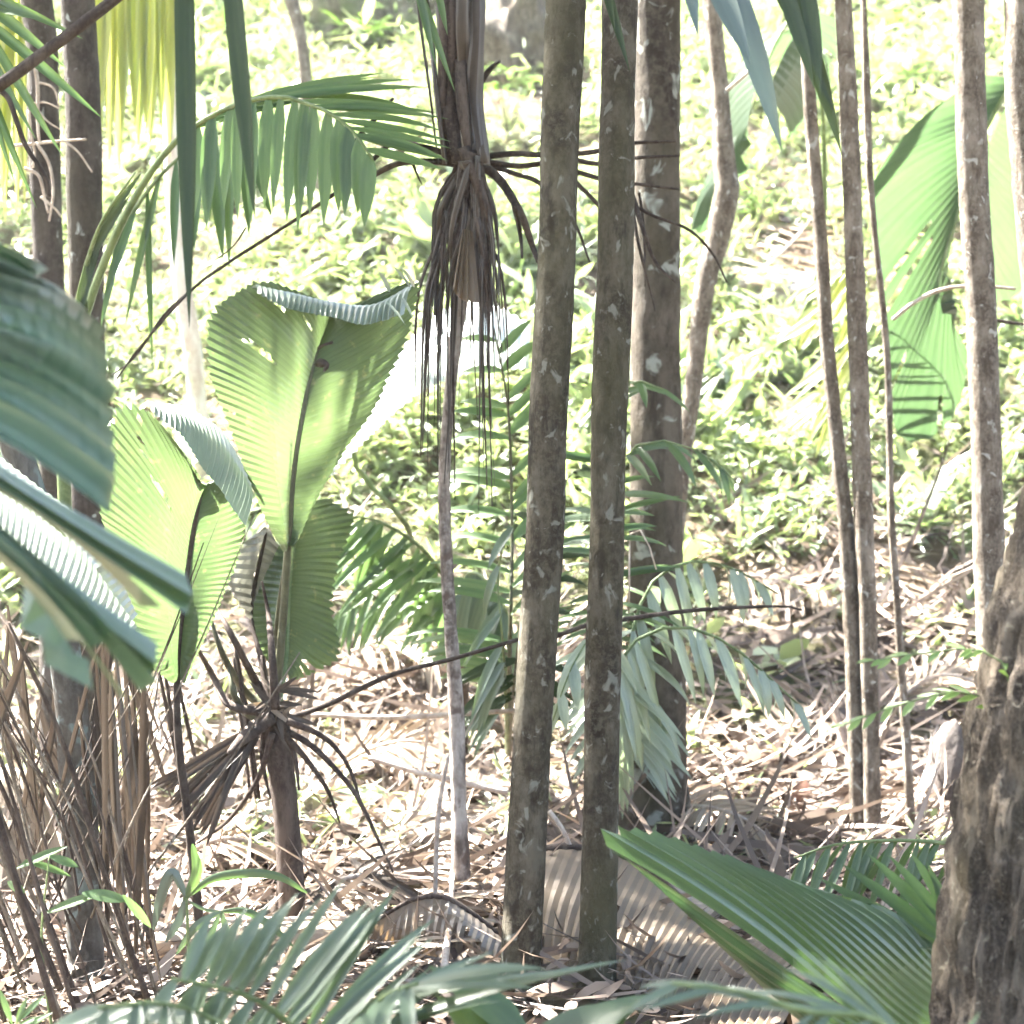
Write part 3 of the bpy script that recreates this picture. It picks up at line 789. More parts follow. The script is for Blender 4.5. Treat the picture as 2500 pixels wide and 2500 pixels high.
for k in range(26):
    a_ = P(672 + random.uniform(-28, 28), 1700 + random.uniform(-15, 70), QD - .05)
    leaflet(young, a_, (random.uniform(-1, 1), random.uniform(-.6, .2), random.uniform(-1, .6)), (0, -1, 0.3), random.uniform(.05, .17), random.uniform(.01, .022), random.choice(('brown', 'brown', 'tan')), 0.8, 0, 'fibre')

# pale sunlit leaf behind the young palm
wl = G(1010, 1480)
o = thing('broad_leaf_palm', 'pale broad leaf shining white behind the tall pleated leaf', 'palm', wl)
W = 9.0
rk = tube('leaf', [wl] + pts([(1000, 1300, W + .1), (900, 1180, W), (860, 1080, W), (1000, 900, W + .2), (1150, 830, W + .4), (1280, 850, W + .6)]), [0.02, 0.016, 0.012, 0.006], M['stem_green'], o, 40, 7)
ruled('blade', pts([(790, 1150, W), (880, 1050, W), (1000, 905, W + .15), (1150, 830, W + .35), (1290, 850, W + .5)]), pts([(800, 1170, W - .3), (960, 1010, W - .5), (1070, 935, W - .5), (1180, 905, W - .4), (1290, 900, W - .3)]), 'fan_sunlit', rk, 30, 0.007, 8, (), 0.04)
ruled('blade', pts([(790, 1150, W), (880, 1050, W), (1000, 905, W + .15), (1150, 830, W + .35), (1290, 850, W + .5)]), pts([(800, 1130, W + .4), (900, 980, W + .6), (1030, 800, W + .8), (1160, 735, W + .9), (1290, 790, W + .9)]), 'fan_sunlit', rk, 30, 0.007, 8, (), 0.04)

# ------------------------------------------------------------------ foreground pleated leaf at the left edge
FD = 3.0
base = Vector((-1.75, 2.9, 0)); base.z = float(gh(base.x, base.y))
fl = thing('foreground_palm', 'blurred blue green pleated leaf reaching in from the left edge', 'palm', base)
pt = tube('leaf', [base, Vector((-1.6, 2.9, 0.9)), P(-420, 1000, FD), P(-330, 900, FD)], [0.03, 0.025, 0.02, 0.012], M['stem_green'], fl, 24, 8)
ruled('blade', pts([(-330, 420, 2.9), (-360, 600, 2.95), (-380, 740, 3.0), (-390, 880, 3.0)]), pts([(95, 660, 3.15), (175, 770, 3.2), (272, 890, 3.2), (288, 970, 3.15), (278, 1060, 3.1), (272, 1130, 3.05), (262, 1200, 3.0), (222, 1240, 2.98)]), 'front', pt, 11, -0.030, 14, [], 0.05, 0.012, 1, 0.07)
ruled('blade', pts([(-330, 900, 3.0), (-340, 940, 3.0), (-350, 980, 3.0)]), pts([(462, 1412, 2.85), (455, 1470, 2.85), (405, 1490, 2.85), (350, 1470, 2.85)]), 'front_dark', pt, 3, 0.010, 14, [(3, .86, 1), (4, .9, 1)], 0.05, 0.02)
ruled('blade', pts([(-330, 960, 2.9), (-350, 1020, 2.9), (-360, 1090, 2.9)]), pts([(388, 1585, 2.75), (372, 1640, 2.75), (340, 1690, 2.72), (270, 1690, 2.7), (215, 1640, 2.7)]), 'front_dark', pt, 5, 0.012, 14, [(4, .84, 1), (5, .88, 1), (7, .86, 1)], 0.05, 0.02)

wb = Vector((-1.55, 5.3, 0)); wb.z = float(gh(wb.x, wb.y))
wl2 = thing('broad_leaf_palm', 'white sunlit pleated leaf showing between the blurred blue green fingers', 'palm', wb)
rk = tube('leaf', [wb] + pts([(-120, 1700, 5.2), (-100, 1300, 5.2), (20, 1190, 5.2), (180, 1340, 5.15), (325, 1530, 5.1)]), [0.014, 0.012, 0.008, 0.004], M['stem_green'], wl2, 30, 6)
ruled('blade', pts([(-60, 1120, 5.3), (60, 1210, 5.25), (190, 1330, 5.2), (330, 1530, 5.1)]), pts([(-60, 1290, 4.9), (40, 1360, 4.9), (160, 1450, 4.9), (310, 1560, 4.95)]), 'fan_sunlit', rk, 26, 0.002, 6, (), 0.02)
ruled('blade', pts([(-60, 1120, 5.3), (60, 1210, 5.25), (190, 1330, 5.2), (330, 1530, 5.1)]), pts([(-40, 1090, 5.5), (90, 1190, 5.5), (240, 1310, 5.5), (335, 1500, 5.3)]), 'fan_sunlit', rk, 26, 0.002, 6, (), 0.02)

# ------------------------------------------------------------------ arching feather palm, upper left
yb = G(200, 1990)
yb = Vector((P(150, 1000, 7.6).x, 7.6, 0)); yb.z = float(gh(yb.x, yb.y))
yp = thing('feather_palm', 'green palm with one arching frond whose wide leaflets hang straight down, upper left', 'palm', yb)
tube('stem', [yb, P(165, 1700, 7.6), P(160, 1300, 7.6), P(150, 1000, 7.6)], [0.035, 0.03, 0.028, 0.024], M['stem_green'], yp, 30, 10)
rY = pts([(150, 1000, 7.6), (225, 720, 7.5), (320, 500, 7.4), (430, 345, 7.3), (560, 262, 7.2), (676, 236, 7.1), (746, 252, 7.05), (812, 280, 7.0), (866, 325, 6.95), (910, 390, 6.9)])
frond(yp, rY, 20, {1: [.50, .58, .46, .25], -1: [.34, .46, .42, .22]}, {1: .046, -1: .052}, 'palm_light', 0.56, 0.985, curl=0.25, rad=(0.02, 0.016, 0.010, 0.004),
      dirs={1: lambda t: (1, .25, .42 - 1.5 * (t - .6)), -1: (-0.02, -.15, -1)}, jit=0.05)
R2 = tube('frond', pts([(150, 1000, 7.6), (215, 740, 7.65), (300, 560, 7.7), (400, 420, 7.7), (520, 330, 7.7), (610, 330, 7.7)]), [0.016, 0.012, 0.008, 0.004], M['stem_green'], yp, 24, 6)
for x0, y0, x1, y1, w in ((390, 430, 300, 780, .03), (360, 460, 365, 880, .025), (430, 395, 420, 640, .035), (480, 355, 470, 600, .05), (520, 335, 540, 620, .055), (560, 330, 555, 640, .04), (600, 330, 605, 560, .05), (300, 560, 240, 800, .03), (330, 510, 255, 720, .03), (600, 330, 660, 520, .04)):
    leaflet_to(R2, P(x0, y0, 7.7), P(x1, y1, 7.6), w, 'palm', 0.2, 0, (0, -1, .2))
R3 = tube('frond', pts([(150, 1000, 7.6), (185, 760, 7.4), (240, 560, 7.2), (330, 420, 7.1)]), [0.014, 0.010, 0.004], M['stem_green'], yp, 24, 6)
for x0, y0, x1, y1, w in ((200, 690, 190, 960, .05), (170, 820, 180, 1100, .06), (230, 590, 330, 420, .03), (250, 540, 150, 880, .04), (215, 640, 300, 480, .03)):
    leaflet_to(R3, P(x0, y0, 7.3), P(x1, y1, 7.2), w, 'strap', 0.3, 0, (0, -1, .2))

# ------------------------------------------------------------------ fronds that hang in from above
def hang(name, label, rach, d, leaves, matk, rad=(0.012, 0.006)):
    ps = pts(rach, d)
    o = thing(name, label, 'palm frond', ps[0])
    tube('midrib', ps, list(rad), M['stem_green'], o, 24, 7)
    for x0, y0, x1, y1, w, curl in leaves:
        leaflet_to(o, P(x0, y0, d), P(x1, y1, d - .15), w, matk if not (matk == 'glaucous' and x0 > 1800) else 'strap', curl, 0, (0, -1, .1))
    return o
hang('palm_frond', 'dark green strap leaflets hanging down before the white trunk at upper left', [(120, -900), (300, -420), (480, -190), (700, -120)], 4.6,
     [(447, -210, 462, 800, .047, 0.0), (555, -160, 612, 500, .044, 0.2), (640, -140, 700, -20, .04, .2), (380, -300, 395, -60, .04, .2)], 'strap')
hang('palm_frond', 'yellow sunlit frond of long hanging leaflets in the upper left corner', [(-260, -420), (-60, -160), (200, -90), (460, -70)], 10.4,
     [(a, -110, a + random.uniform(-12, 8), random.uniform(220, 420), random.uniform(.05, .10), 0.0) for a in range(238, 440, 17)] +
     [(a, -130, a + random.uniform(-12, 10), random.uniform(330, 640), random.uniform(.05, .10), 0.0) for a in range(-40, 130, 16)], 'yellow')
hang('palm_frond', 'green leaflets crossing the two dark trunks in the upper left corner', [(-200, -300), (-120, -60), (-60, 30)], 6.2,
     [(-60, 30, 215, 250, .035, .4), (-120, -60, 130, 130, .04, .3), (-60, 30, 130, 350, .03, .3), (-100, 0, 60, 300, .03, .3), (-110, -30, 20, 420, .03, .2), (-130, -40, 70, 480, .03, .2), (-60, 0, 90, 30, .04, .3), (-100, -40, 160, 60, .03, .5)], 'palm')
hang('palm_frond', 'glaucous and dark strap leaflets drooping in from the top between the slender stems', [(1560, -420), (1740, -130), (1900, -90), (2060, -60)], 4.8,
     [(1760, -110, 1912, 310, .062, 0.4), (1700, -150, 1830, 130, .06, .2), (1890, -90, 1990, 170, .04, .3), (1905, -90, 2064, 330, .045, .3), (1870, -90, 2040, 230, .035, .4), (1960, -80, 2010, 190, .04, .3), (1640, -250, 1705, 60, .05, .2)], 'glaucous')
hang('palm_frond', 'slender green leaflets dropping over the dead palm at the top centre', [(850, -380), (960, -160), (1060, -60)], 6.6,
     [(985, -120, 1105, 200, .03, .2), (1000, -120, 1060, 140, .03, .2), (1060, -60, 1090, 70, .025, .2)], 'palm')
hang('palm_frond', 'thin green leaflet hanging between the central pair of trunks at the top', [(1380, -360), (1440, -160), (1470, -80)], 6.0,
     [(1450, -120, 1535, 150, .03, .2), (1470, -80, 1500, 60, .025, .2)], 'strap')

# ------------------------------------------------------------------ broad leaves at right
b0 = G(2330, 1500)
bp_ = thing('broad_leaf_palm', 'large green pleated leaf with white slits hanging behind the right trunks', 'palm', b0)
BD = 10.3
rk = tube('leaf', [b0] + pts([(2560, 1200, b0.y), (2640, 700, BD + .1), (2600, 330, BD), (2500, 190, BD), (2400, 330, BD), (2340, 520, BD), (2300, 660, BD)]), [0.03, 0.025, 0.02, 0.015, 0.005], M['stem_green'], bp_, 60, 8)
ruled('blade', pts([(2480, 190, BD), (2420, 300, BD), (2370, 420, BD + .1), (2340, 520, BD + .2), (2310, 600, BD + .3), (2290, 680, BD + .35)]),
      pts([(2370, 205, BD - .1), (2250, 290, BD), (2140, 420, BD + .1), (2128, 540, BD + .35), (2135, 660, BD + .6), (2160, 780, BD + .8), (2175, 920, BD + 1.0), (2190, 1060, BD + 1.2), (2280, 1060, BD + 1.15), (2345, 980, BD + 1.0), (2365, 860, BD + .8)]), 'broad', rk, 34, 0.002, 16,
      [(31, .45, 1), (34, .45, 1), (44, .8, 1), (56, .8, 1)], -0.05, 0.008, 1, 0.0)
ruled('blade', pts([(2500, 180, BD), (2440, 290, BD), (2390, 420, BD + .1), (2360, 520, BD + .2)]), pts([(2620, 160, BD - .1), (2600, 400, BD + .3), (2540, 620, BD + .7), (2480, 720, BD + .8), (2420, 740, BD + .8)]), 'broad', rk, 22, 0.002, 12, [(24, .6, 1)], -0.05, .008)
x0_ = G(1860, 900)
xp = thing('broad_leaf_palm', 'folded bright green leaf hanging behind the crooked slender tree', 'palm', x0_)
XD = 12.2
rk = tube('leaf', [x0_] + pts([(1990, 700, 14), (2010, 300, 13), (1960, 60, XD + .2), (1900, 90, XD), (1830, 280, XD)]), [0.03, 0.025, 0.015, 0.005], M['stem_green'], xp, 40, 7)
ruled('blade', pts([(1960, 60, XD), (1900, 90, XD), (1850, 200, XD), (1820, 330, XD)]), pts([(1880, 160, XD + .5), (1790, 200, XD + .5), (1765, 300, XD + .5), (1770, 430, XD + .5), (1825, 425, XD + .5)]), 'broad', rk, 14, 0.003, 10, [(12, .7, 1)], 0.05)
ruled('blade', pts([(1985, 20, XD), (1960, 60, XD), (1920, 120, XD), (1870, 230, XD)]), pts([(2050, 60, XD + .4), (2040, 160, XD + .4), (1985, 260, XD + .4), (1930, 340, XD + .4)]), 'broad', rk, 12, 0.003, 10, [(7, .5, 1), (15, .5, 1)], 0.05)
ruled('blade', pts([(1800, 330, XD), (1780, 380, XD), (1765, 440, XD)]), pts([(1745, 430, XD + .4), (1700, 520, XD + .4), (1690, 560, XD + .4), (1720, 570, XD + .4)]), 'broad', rk, 8, 0.003, 8, [(5, .4, 1), (10, .4, 1)], 0.05)
# withering feather leaf behind the touching pair
f0 = G(1960, 1120)
fp = thing('feather_palm', 'yellowing feather leaf bent low behind the touching pair of stems', 'palm', f0)
frond(fp, [f0] + pts([(2080, 900, 12), (2120, 700, 11.6), (2090, 640, 11.4), (2040, 680, 11.2), (1990, 780, 11.1)]), 14, [.5, .55, .4, .2], .05, 'yellow', .45, 1, dirs={1: (-.55, 0, -.9), -1: (-.75, 0, -.5)}, curl=.2)

# ------------------------------------------------------------------ feather palms in the middle
z0 = G(1240, 1850)
zp = thing('feather_palm', 'upright green feather palm whose leaflets sweep left from behind the central pair', 'palm', z0)
ZD = 8.2
frond(zp, [z0] + pts([(1245, 1560, ZD), (1250, 1350, ZD), (1247, 1120, ZD), (1236, 960, ZD - .05), (1205, 800, ZD - .1)]), 22, {1: [.28, .34, .34, .2], -1: [.34, .44, .38, .16]}, .044, 'palm_light', .36, .99,
      dirs={1: (.55, -.1, .62), -1: lambda t: (-1, -.1, .62 - .4 * t)}, curl=0.9, rad=(.018, .014, .008, .004), rmat='rachis_dark', jit=.07)
frond(zp, [z0] + pts([(1262, 1600, ZD), (1290, 1400, ZD + .1), (1340, 1230, ZD + .2), (1420, 1140, ZD + .3), (1500, 1150, ZD + .4)]), 12, [.3, .36, .3, .2], .045, 'strap', .4, .98, spread=60, droop=.4, curl=.8, rmat='rachis_dark')
frond(zp, [z0] + pts([(1230, 1600, ZD - .1), (1215, 1420, ZD - .2), (1230, 1330, ZD - .35), (1260, 1270, ZD - .5)]), 6, [.3, .34, .2], .04, 'grey_green', .45, .98, dirs={1: (-.4, -.2, -.5), -1: (-.5, -.1, -.8)}, curl=.6)
y0_ = G(1125, 1880)
ap = thing('feather_palm', 'palm on a thin dark stem arching left with long drooping green leaflets', 'palm', y0_)
AD = y0_.y - 1.2
tube('stem', [y0_, P(1128, 1700, AD + .9), P(1125, 1560, AD + .5)], [.04, .036, .03], M['dead'], ap, 30, 10, disp=palm_disp(31))
frond(ap, [P(1125, 1565, AD + .5)] + pts([(1105, 1450, AD + .3), (1040, 1350, AD + .1), (950, 1285, AD), (870, 1262, AD), (800, 1280, AD)]), 15, [.34, .46, .5, .32], .048, 'palm_light', .2, .99, dirs={1: lambda t: (-.1 - .5 * t, .1, -1 + .25 * t), -1: lambda t: (-.75, -.3, -.55)}, curl=.6, rad=(.014, .010, .004))
frond(ap, [P(1125, 1565, AD + .5)] + pts([(1130, 1440, AD + .3), (1150, 1400, AD + .1), (1190, 1420, AD - .1), (1240, 1500, AD - .2)]), 10, [.36, .44, .4, .25], .045, 'grey_green', .25, .99, dirs={1: (-.35, -.1, -1), -1: (.1, -.3, -1)}, curl=.5, rad=(.012, .009, .004))
frond(ap, [P(1125, 1565, AD + .5)] + pts([(1090, 1490, AD + .5), (1000, 1440, AD + .5), (900, 1440, AD + .5), (820, 1500, AD + .5)]), 12, [.3, .36, .32, .2], .036, 'palm', .2, .99, spread=55, droop=.8, curl=.7, rad=(.010, .008, .003))

c0 = G(1520, 1930)
cp = thing('feather_palm', 'pale feather palm with arching fronds in front of the broad mottled trunk', 'palm', c0)
CD = 8.0
frond(cp, [c0] + pts([(1530, 1650, CD), (1570, 1460, CD), (1650, 1380, CD), (1770, 1380, CD + .1), (1900, 1450, CD + .2)]), 20, [.30, .40, .34, .16], .040, 'pale_palm', .38, .99, spread=55, droop=.8, curl=.8, rad=(.014, .01, .004), dirs={1: lambda t: (-.35 + .75 * t, -.4, -.9)})
frond(cp, [c0] + pts([(1505, 1700, CD - .2), (1545, 1570, CD - .3), (1660, 1530, CD - .3), (1790, 1580, CD - .3), (1960, 1730, CD - .2)]), 24, [.34, .40, .36, .16], .040, 'pale_palm', .34, .99, spread=55, droop=.7, curl=.6, rad=(.014, .01, .004), dirs={1: lambda t: (-.35 + .8 * t, -.35, -1)})
frond(cp, [c0] + pts([(1495, 1650, CD - .1), (1480, 1560, CD - .4), (1440, 1560, CD - .6), (1390, 1640, CD - .7), (1350, 1760, CD - .7)]), 14, [.28, .34, .28, .14], .040, 'pale_palm', .3, .99, spread=50, droop=.8, curl=.5)
frond(cp, [c0] + pts([(1500, 1500, CD), (1500, 1250, CD), (1530, 1110, CD - .05), (1610, 1075, CD - .1), (1720, 1110, CD - .1), (1800, 1180, CD - .1)]), 14, [.2, .3, .3, .16], .032, 'palm', .5, .99, spread=60, droop=.4, curl=.6)
frond(cp, [c0] + pts([(1490, 1450, CD + .2), (1470, 1200, CD + .2), (1480, 1000, CD + .1), (1540, 930, CD), (1620, 950, CD - .1)]), 12, [.2, .26, .26, .14], .032, 'palm', .55, .99, spread=60, droop=.4, curl=.5)
tube('bent_stalk', [c0] + pts([(1535, 1500, CD), (1540, 1300, CD), (1575, 1310, CD - .1), (1602, 1390, CD - .1)]), [.006, .005, .003], M['pale_twig'], cp, 30, 6)

# ------------------------------------------------------------------ dead palm with hanging brown leaves, top centre
DD = 7.35
dp, drr = trunk_path([(1146, 0, 60), (1148, 200, 62), (1145, 360, 70), (1138, 600, 46), (1105, 900, 28), (1085, 1150, 29), (1092, 1400, 31), (1112, 1700, 36), (1120, 1950, 40)], DD, None, 4.2)
dr_ = thing('dead_palm', 'dead palm draped in brown hanging leaf strips and bare side stalks, top centre', 'palm', (dp[0].x, dp[0].y, float(gh(dp[0].x, dp[0].y))))
tube('trunk', dp, radii_fn(dp, drr), M['broken_bark'], dr_, n=120, seg=14, disp=knobby(41, .16, .1))
def dstrip(line, w, matk='dead', d0=DD - .12, name='hanging_strip', taper=True):
    ps = pts([(x, y, d0 + random.uniform(-.08, .05)) for x, y in line])
    n = 18
    c_ = catmull(ps, n)
    v, f, uv = [], [], []
    tw = random.uniform(-.5, .5)
    for i, p in enumerate(c_):
        t = i / n
        ww = w * (1 - .75 * t if taper else 1) * 0.5 * (1 + .25 * noise.noise(Vector((t * 6, line[0][0], 0))))
        tan = (c_[min(i + 1, n)] - c_[max(i - 1, 0)]).normalized()
        s = Vector((math.cos(tw + t), math.sin(tw + t), 0)); s = (s - tan * s.dot(tan)).normalized()
        nn_ = tan.cross(s)
        v += [p - s * ww, p + nn_ * ww * .45, p + s * ww, p - nn_ * ww * .25]
        uv += [(0, t), (.5, t), (1, t), (.5, t)]
    for i in range(n):
        for k in range(4):
            f.append((i * 4 + k, i * 4 + (k + 1) % 4, (i + 1) * 4 + (k + 1) % 4, (i + 1) * 4 + k))
    f += [(3, 2, 1, 0), tuple(n * 4 + k for k in range(4))]
    return mesh_obj(name, v, f, M[matk], dr_, uv)
for x1, y1, w, xm in ((1030, 980, .022, 1060), (1046, 1010, .03, 1066), (1072, 860, .02, 1085), (1095, 900, .02, 1095), (1150, 960, .02, 1125), (1186, 1130, .045, 1180), (1205, 1160, .03, 1190), (1232, 960, .02, 1205), (1246, 900, .022, 1205),
                      (1060, 700, .08, 1085), (1080, 690, .09, 1100), (1100, 660, .09, 1115), (1120, 620, .08, 1120), (1170, 760, .10, 1165), (1190, 770, .10, 1178), (1210, 720, .06, 1188), (1105, 590, .10, 1112), (1075, 620, .07, 1095), (1058, 650, .05, 1085),
                      (1200, 640, .05, 1180), (1165, 620, .09, 1160), (1240, 660, .02, 1195), (1195, 900, .03, 1180), (1225, 830, .03, 1195), (1040, 760, .03, 1070)):
    dstrip([(1118 + random.uniform(0, 50), 370 + random.uniform(-20, 30)), (xm + random.uniform(-8, 8), 500), ((xm + x1) / 2 + random.uniform(-10, 10), (500 + y1) / 2), (x1 + random.uniform(-6, 6), y1 + random.uniform(0, 90))], w * .5, random.choice(('dead', 'brown', 'dead')))
for k in range(34):
    x1 = random.choice((random.gauss(1045, 32), random.gauss(1205, 40), random.uniform(1010, 1270)))
    dstrip([(1115 + random.uniform(0, 55), 380 + random.uniform(-20, 60)), (1140 + (x1 - 1140) * .5 + random.uniform(-14, 14), 560), (1140 + (x1 - 1140) * .85 + random.uniform(-14, 14), 720), (x1 + random.uniform(-10, 10), random.uniform(820, 1250))], random.uniform(.012, .026), random.choice(('dead', 'brown', 'brown')))
for x0, x1, w in ((1085, 1082, .05), (1100, 1098, .06), (1120, 1128, .07), (1160, 1158, .06), (1172, 1166, .05), (1070, 1092, .035), (1020, 1066, .02), (1005, 1050, .015), (1135, 1140, .08)):
    dstrip([(x0, -120), ((x0 + x1) / 2 + random.uniform(-8, 8), 60), (x1, 230), (x1 + 20, 400)], w, random.choice(('dead', 'brown')), taper=False)
ruled('dead_leaf', pts([(1128, 560, DD - .2), (1140, 560, DD - .2), (1155, 565, DD - .2)]), pts([(1105, 700, DD - .25), (1120, 725, DD - .26), (1150, 735, DD - .25), (1168, 740, DD - .2)]), 'tan_broad', dr_, 5, .012, 8)
for line, r in (([(1120, 385), (1040, 360), (960, 350), (900, 400), (830, 460)], .013), ([(1118, 400), (1060, 395), (970, 400), (890, 440), (825, 470)], .015), ([(828, 470), (850, 400), (880, 330), (925, 280), (960, 240)], .014),
                ([(1120, 350), (1080, 290), (1110, 250)], .012), ([(825, 468), (700, 550), (560, 640), (460, 715), (340, 850), (285, 925)], .008), ([(600, 555), (570, 600), (520, 640)], .004), ([(460, 715), (400, 770), (330, 870), (275, 915)], .006),
                ([(1165, 385), (1250, 375), (1330, 378), (1440, 372), (1540, 350), (1650, 345)], .013), ([(1165, 390), (1270, 405), (1380, 388), (1460, 400), (1560, 385), (1660, 380)], .012), ([(1170, 395), (1260, 425), (1320, 450), (1400, 540), (1440, 640)], .010),
                ([(1170, 400), (1220, 440), (1270, 520), (1300, 600), (1315, 640)], .020), ([(1255, 500), (1270, 570), (1275, 630)], .010), ([(1340, 390), (1400, 440), (1460, 500), (1500, 560)], .010), ([(1380, 420), (1450, 430), (1480, 450)], .008),
                ([(1330, 395), (1480, 440), (1560, 450), (1660, 462)], .010), ([(1480, 455), (1580, 520), (1680, 560), (1740, 620), (1775, 690)], .008), ([(1545, 480), (1570, 560), (1600, 640), (1650, 690)], .010), ([(1560, 470), (1572, 560), (1575, 700)], .006),
                ([(1545, 510), (1560, 600), (1600, 760)], .007), ([(1175, 200), (1195, 170), (1220, 150)], .012), ([(1000, 380), (1020, 430), (1030, 450)], .006)):
    tube('side_stalk', pts([(x, y, DD + random.uniform(-.06, .06)) for x, y in line]), [r, r * .9, r * .7, r * .4], M['twig'], dr_, 28, 7, disp=knobby(r * 900, .2, .1))

# ------------------------------------------------------------------ dry stalk clump, lower left
s0 = G(250, 2480)
dc = thing('dry_palm_clump', 'tangled clump of dry brown palm stalks in the lower left corner', 'dry palm', s0)
for k in range(30):
    u = random.random()
    d0 = random.uniform(5.0, 6.3)
    x0 = random.uniform(-60, 420); y1 = 2520
    sl = random.uniform(.22, .50)
    hgt = random.uniform(500, 1150)
    xa = x0; ya = random.uniform(2380, 2560)
    line = [(xa, ya), (xa - sl * hgt * .35, ya - hgt * .35), (xa - sl * hgt * .7, ya - hgt * .72), (xa - sl * hgt * 1.08, ya - hgt)]
    r = random.uniform(.003, .010)
    tube('stalk', pts([(x, y, d0) for x, y in line]), [r, r * .9, r * .6], M['dead'] if k % 3 else M['pale_bark'], dc, 14, 6)
for k in range(17):
    d0 = random.uniform(5.4, 6.6)
    x0 = random.uniform(250, 365)
    leaflet_to(dc, P(x0 + random.uniform(-40, 20), random.uniform(1560, 1800), d0), P(x0 + random.uniform(-10, 30), random.uniform(2150, 2480), d0), random.uniform(.012, .03), 'brown', .2, 0, (random.uniform(-1, 1), -1, .1), 'dry_leaflet')
for k in range(30):
    d0 = random.uniform(5.6, 7.4)
    a_ = (random.uniform(-40, 330), random.uniform(1380, 1750))
    s_ = random.choice((-1, 1))
    leaflet_to(dc, P(*a_, d0), P(a_[0] + s_ * random.uniform(20, 200), a_[1] + random.uniform(200, 600), d0), random.uniform(.012, .032), 'brown', .2, 0, (0, -1, .1), 'dry_leaflet')
for k in range(44):
    d0 = random.uniform(5.2, 6.9)
    x0 = random.uniform(-40, 330); y0 = random.uniform(1850, 2450)
    sl = random.choice((-1, 1, 1)) * random.uniform(.1, .7); hh_ = random.uniform(250, 700)
    r = random.uniform(.0018, .005)
    tube('stalk', pts([(x0, y0, d0), (x0 - sl * hh_ * .5 + random.uniform(-15, 15), y0 - hh_ * .5, d0), (x0 - sl * hh_, y0 - hh_, d0)]), [r, r, r * .5], M['pale_bark'] if k % 2 else M['dead'], dc, 8, 5)
for k in range(9):
    d0 = random.uniform(6.8, 7.6)
    x0 = random.uniform(370, 640)
    tube('stalk', pts([(x0, random.uniform(1560, 1640), d0), (x0 + 30, 1760, d0), (x0 + random.uniform(40, 80), 1950, d0)]), [.006, .008, .006], M['dead'], dc, 12, 6)

# small bright plants in front of the clump
for lab, x, y, dd, lv in (('bright green broad leaflets lying across the dry stalks at lower left', 150, 2420, 5.2, [(40, 2120, 150, 2060, .05), (60, 2180, 20, 2150, .05), (120, 2090, 190, 2110, .05), (110, 2230, 240, 2170, .05), (200, 2180, 310, 2190, .07), (300, 2185, 370, 2260, .05), (60, 2100, 170, 2130, .04)]),
                          ('small bright leaves at the very bottom left corner', 40, 2560, 4.6, [(30, 2500, 0, 2420, .03), (40, 2500, 60, 2440, .03), (50, 2490, 100, 2430, .03), (60, 2510, 120, 2470, .03), (40, 2510, 90, 2480, .03)])):
    pb = G(x, y); pb = Vector((P(x, y, dd).x, dd, float(gh(P(x, y, dd).x, dd))))
    o = thing('seedling', lab, 'plant', pb)
    tube('stem', [pb, pb.lerp(P(lv[0][0], lv[0][1], dd), .6) + Vector((.02, 0, 0)), P(lv[2][0], lv[2][1], dd)], [.005, .004, .002], M['stem_green'], o, 14, 5)
    for a in lv: leaflet_to(o, P(a[0], a[1], dd), P(a[2], a[3], dd), a[4] * .5, 'palm_light', .5, 2, (0, -.8, .6), 'leaf')
# arching grass-like leaves left of the young palm's stem
gp = Vector((P(540, 2330, 5.6).x, 5.6, 0)); gp.z = float(gh(gp.x, gp.y))
o = thing('grass_palm', 'small plant with two arching green blades crossing the young palm stem', 'plant', gp)
tube('stem', [gp, P(470, 2380, 5.6), P(455, 2190, 5.6)], [.008, .006, .004], M['stem_green'], o, 16, 6)
def arch(parent, line, d, w, matk, name='leaf'):
    c_ = catmull(pts(line, d), 20); v, f, uv = [], [], []
    for i, p in enumerate(c_):
        t = i / 20
        tan = (c_[min(i + 1, 20)] - c_[max(i - 1, 0)]).normalized()
        s = tan.cross(Vector((0.1, -1, .25))).normalized()
        ww = w * .5 * (math.sin(math.pi * (.06 + .92 * t)) ** .6)
        nn_ = s.cross(tan)
        v += [p - s * ww, p + nn_ * ww * .3, p + s * ww]; uv += [(0, t), (.5, t), (1, t)]
    for i in range(20):
        for k in range(2): f.append((i * 3 + k, i * 3 + k + 1, (i + 1) * 3 + k + 1, (i + 1) * 3 + k))
    return mesh_obj(name, v, f, M[matk], parent, uv)
for line, w, mk in (([(455, 2190), (520, 2145), (600, 2132), (680, 2140), (750, 2180)], .026, 'palm'), ([(540, 2225), (600, 2225), (660, 2260), (715, 2310)], .022, 'palm'), ([(450, 2200), (480, 2130), (470, 2060)], .03, 'palm'), ([(455, 2190), (420, 2130), (390, 2200), (375, 2270)], .03, 'glaucous'),
                    ([(455, 2190), (440, 2240), (405, 2300)], .025, 'glaucous'), ([(540, 2225), (480, 2260), (430, 2330)], .022, 'grey_green'), ([(540, 2225), (560, 2300), (580, 2370)], .022, 'grey_green'), ([(460, 2200), (500, 2220), (540, 2225)], .01, 'grey_green'), ([(540, 2225), (510, 2290), (470, 2360)], .018, 'grey_green')):
    arch(o, line, 5.6, w, mk)

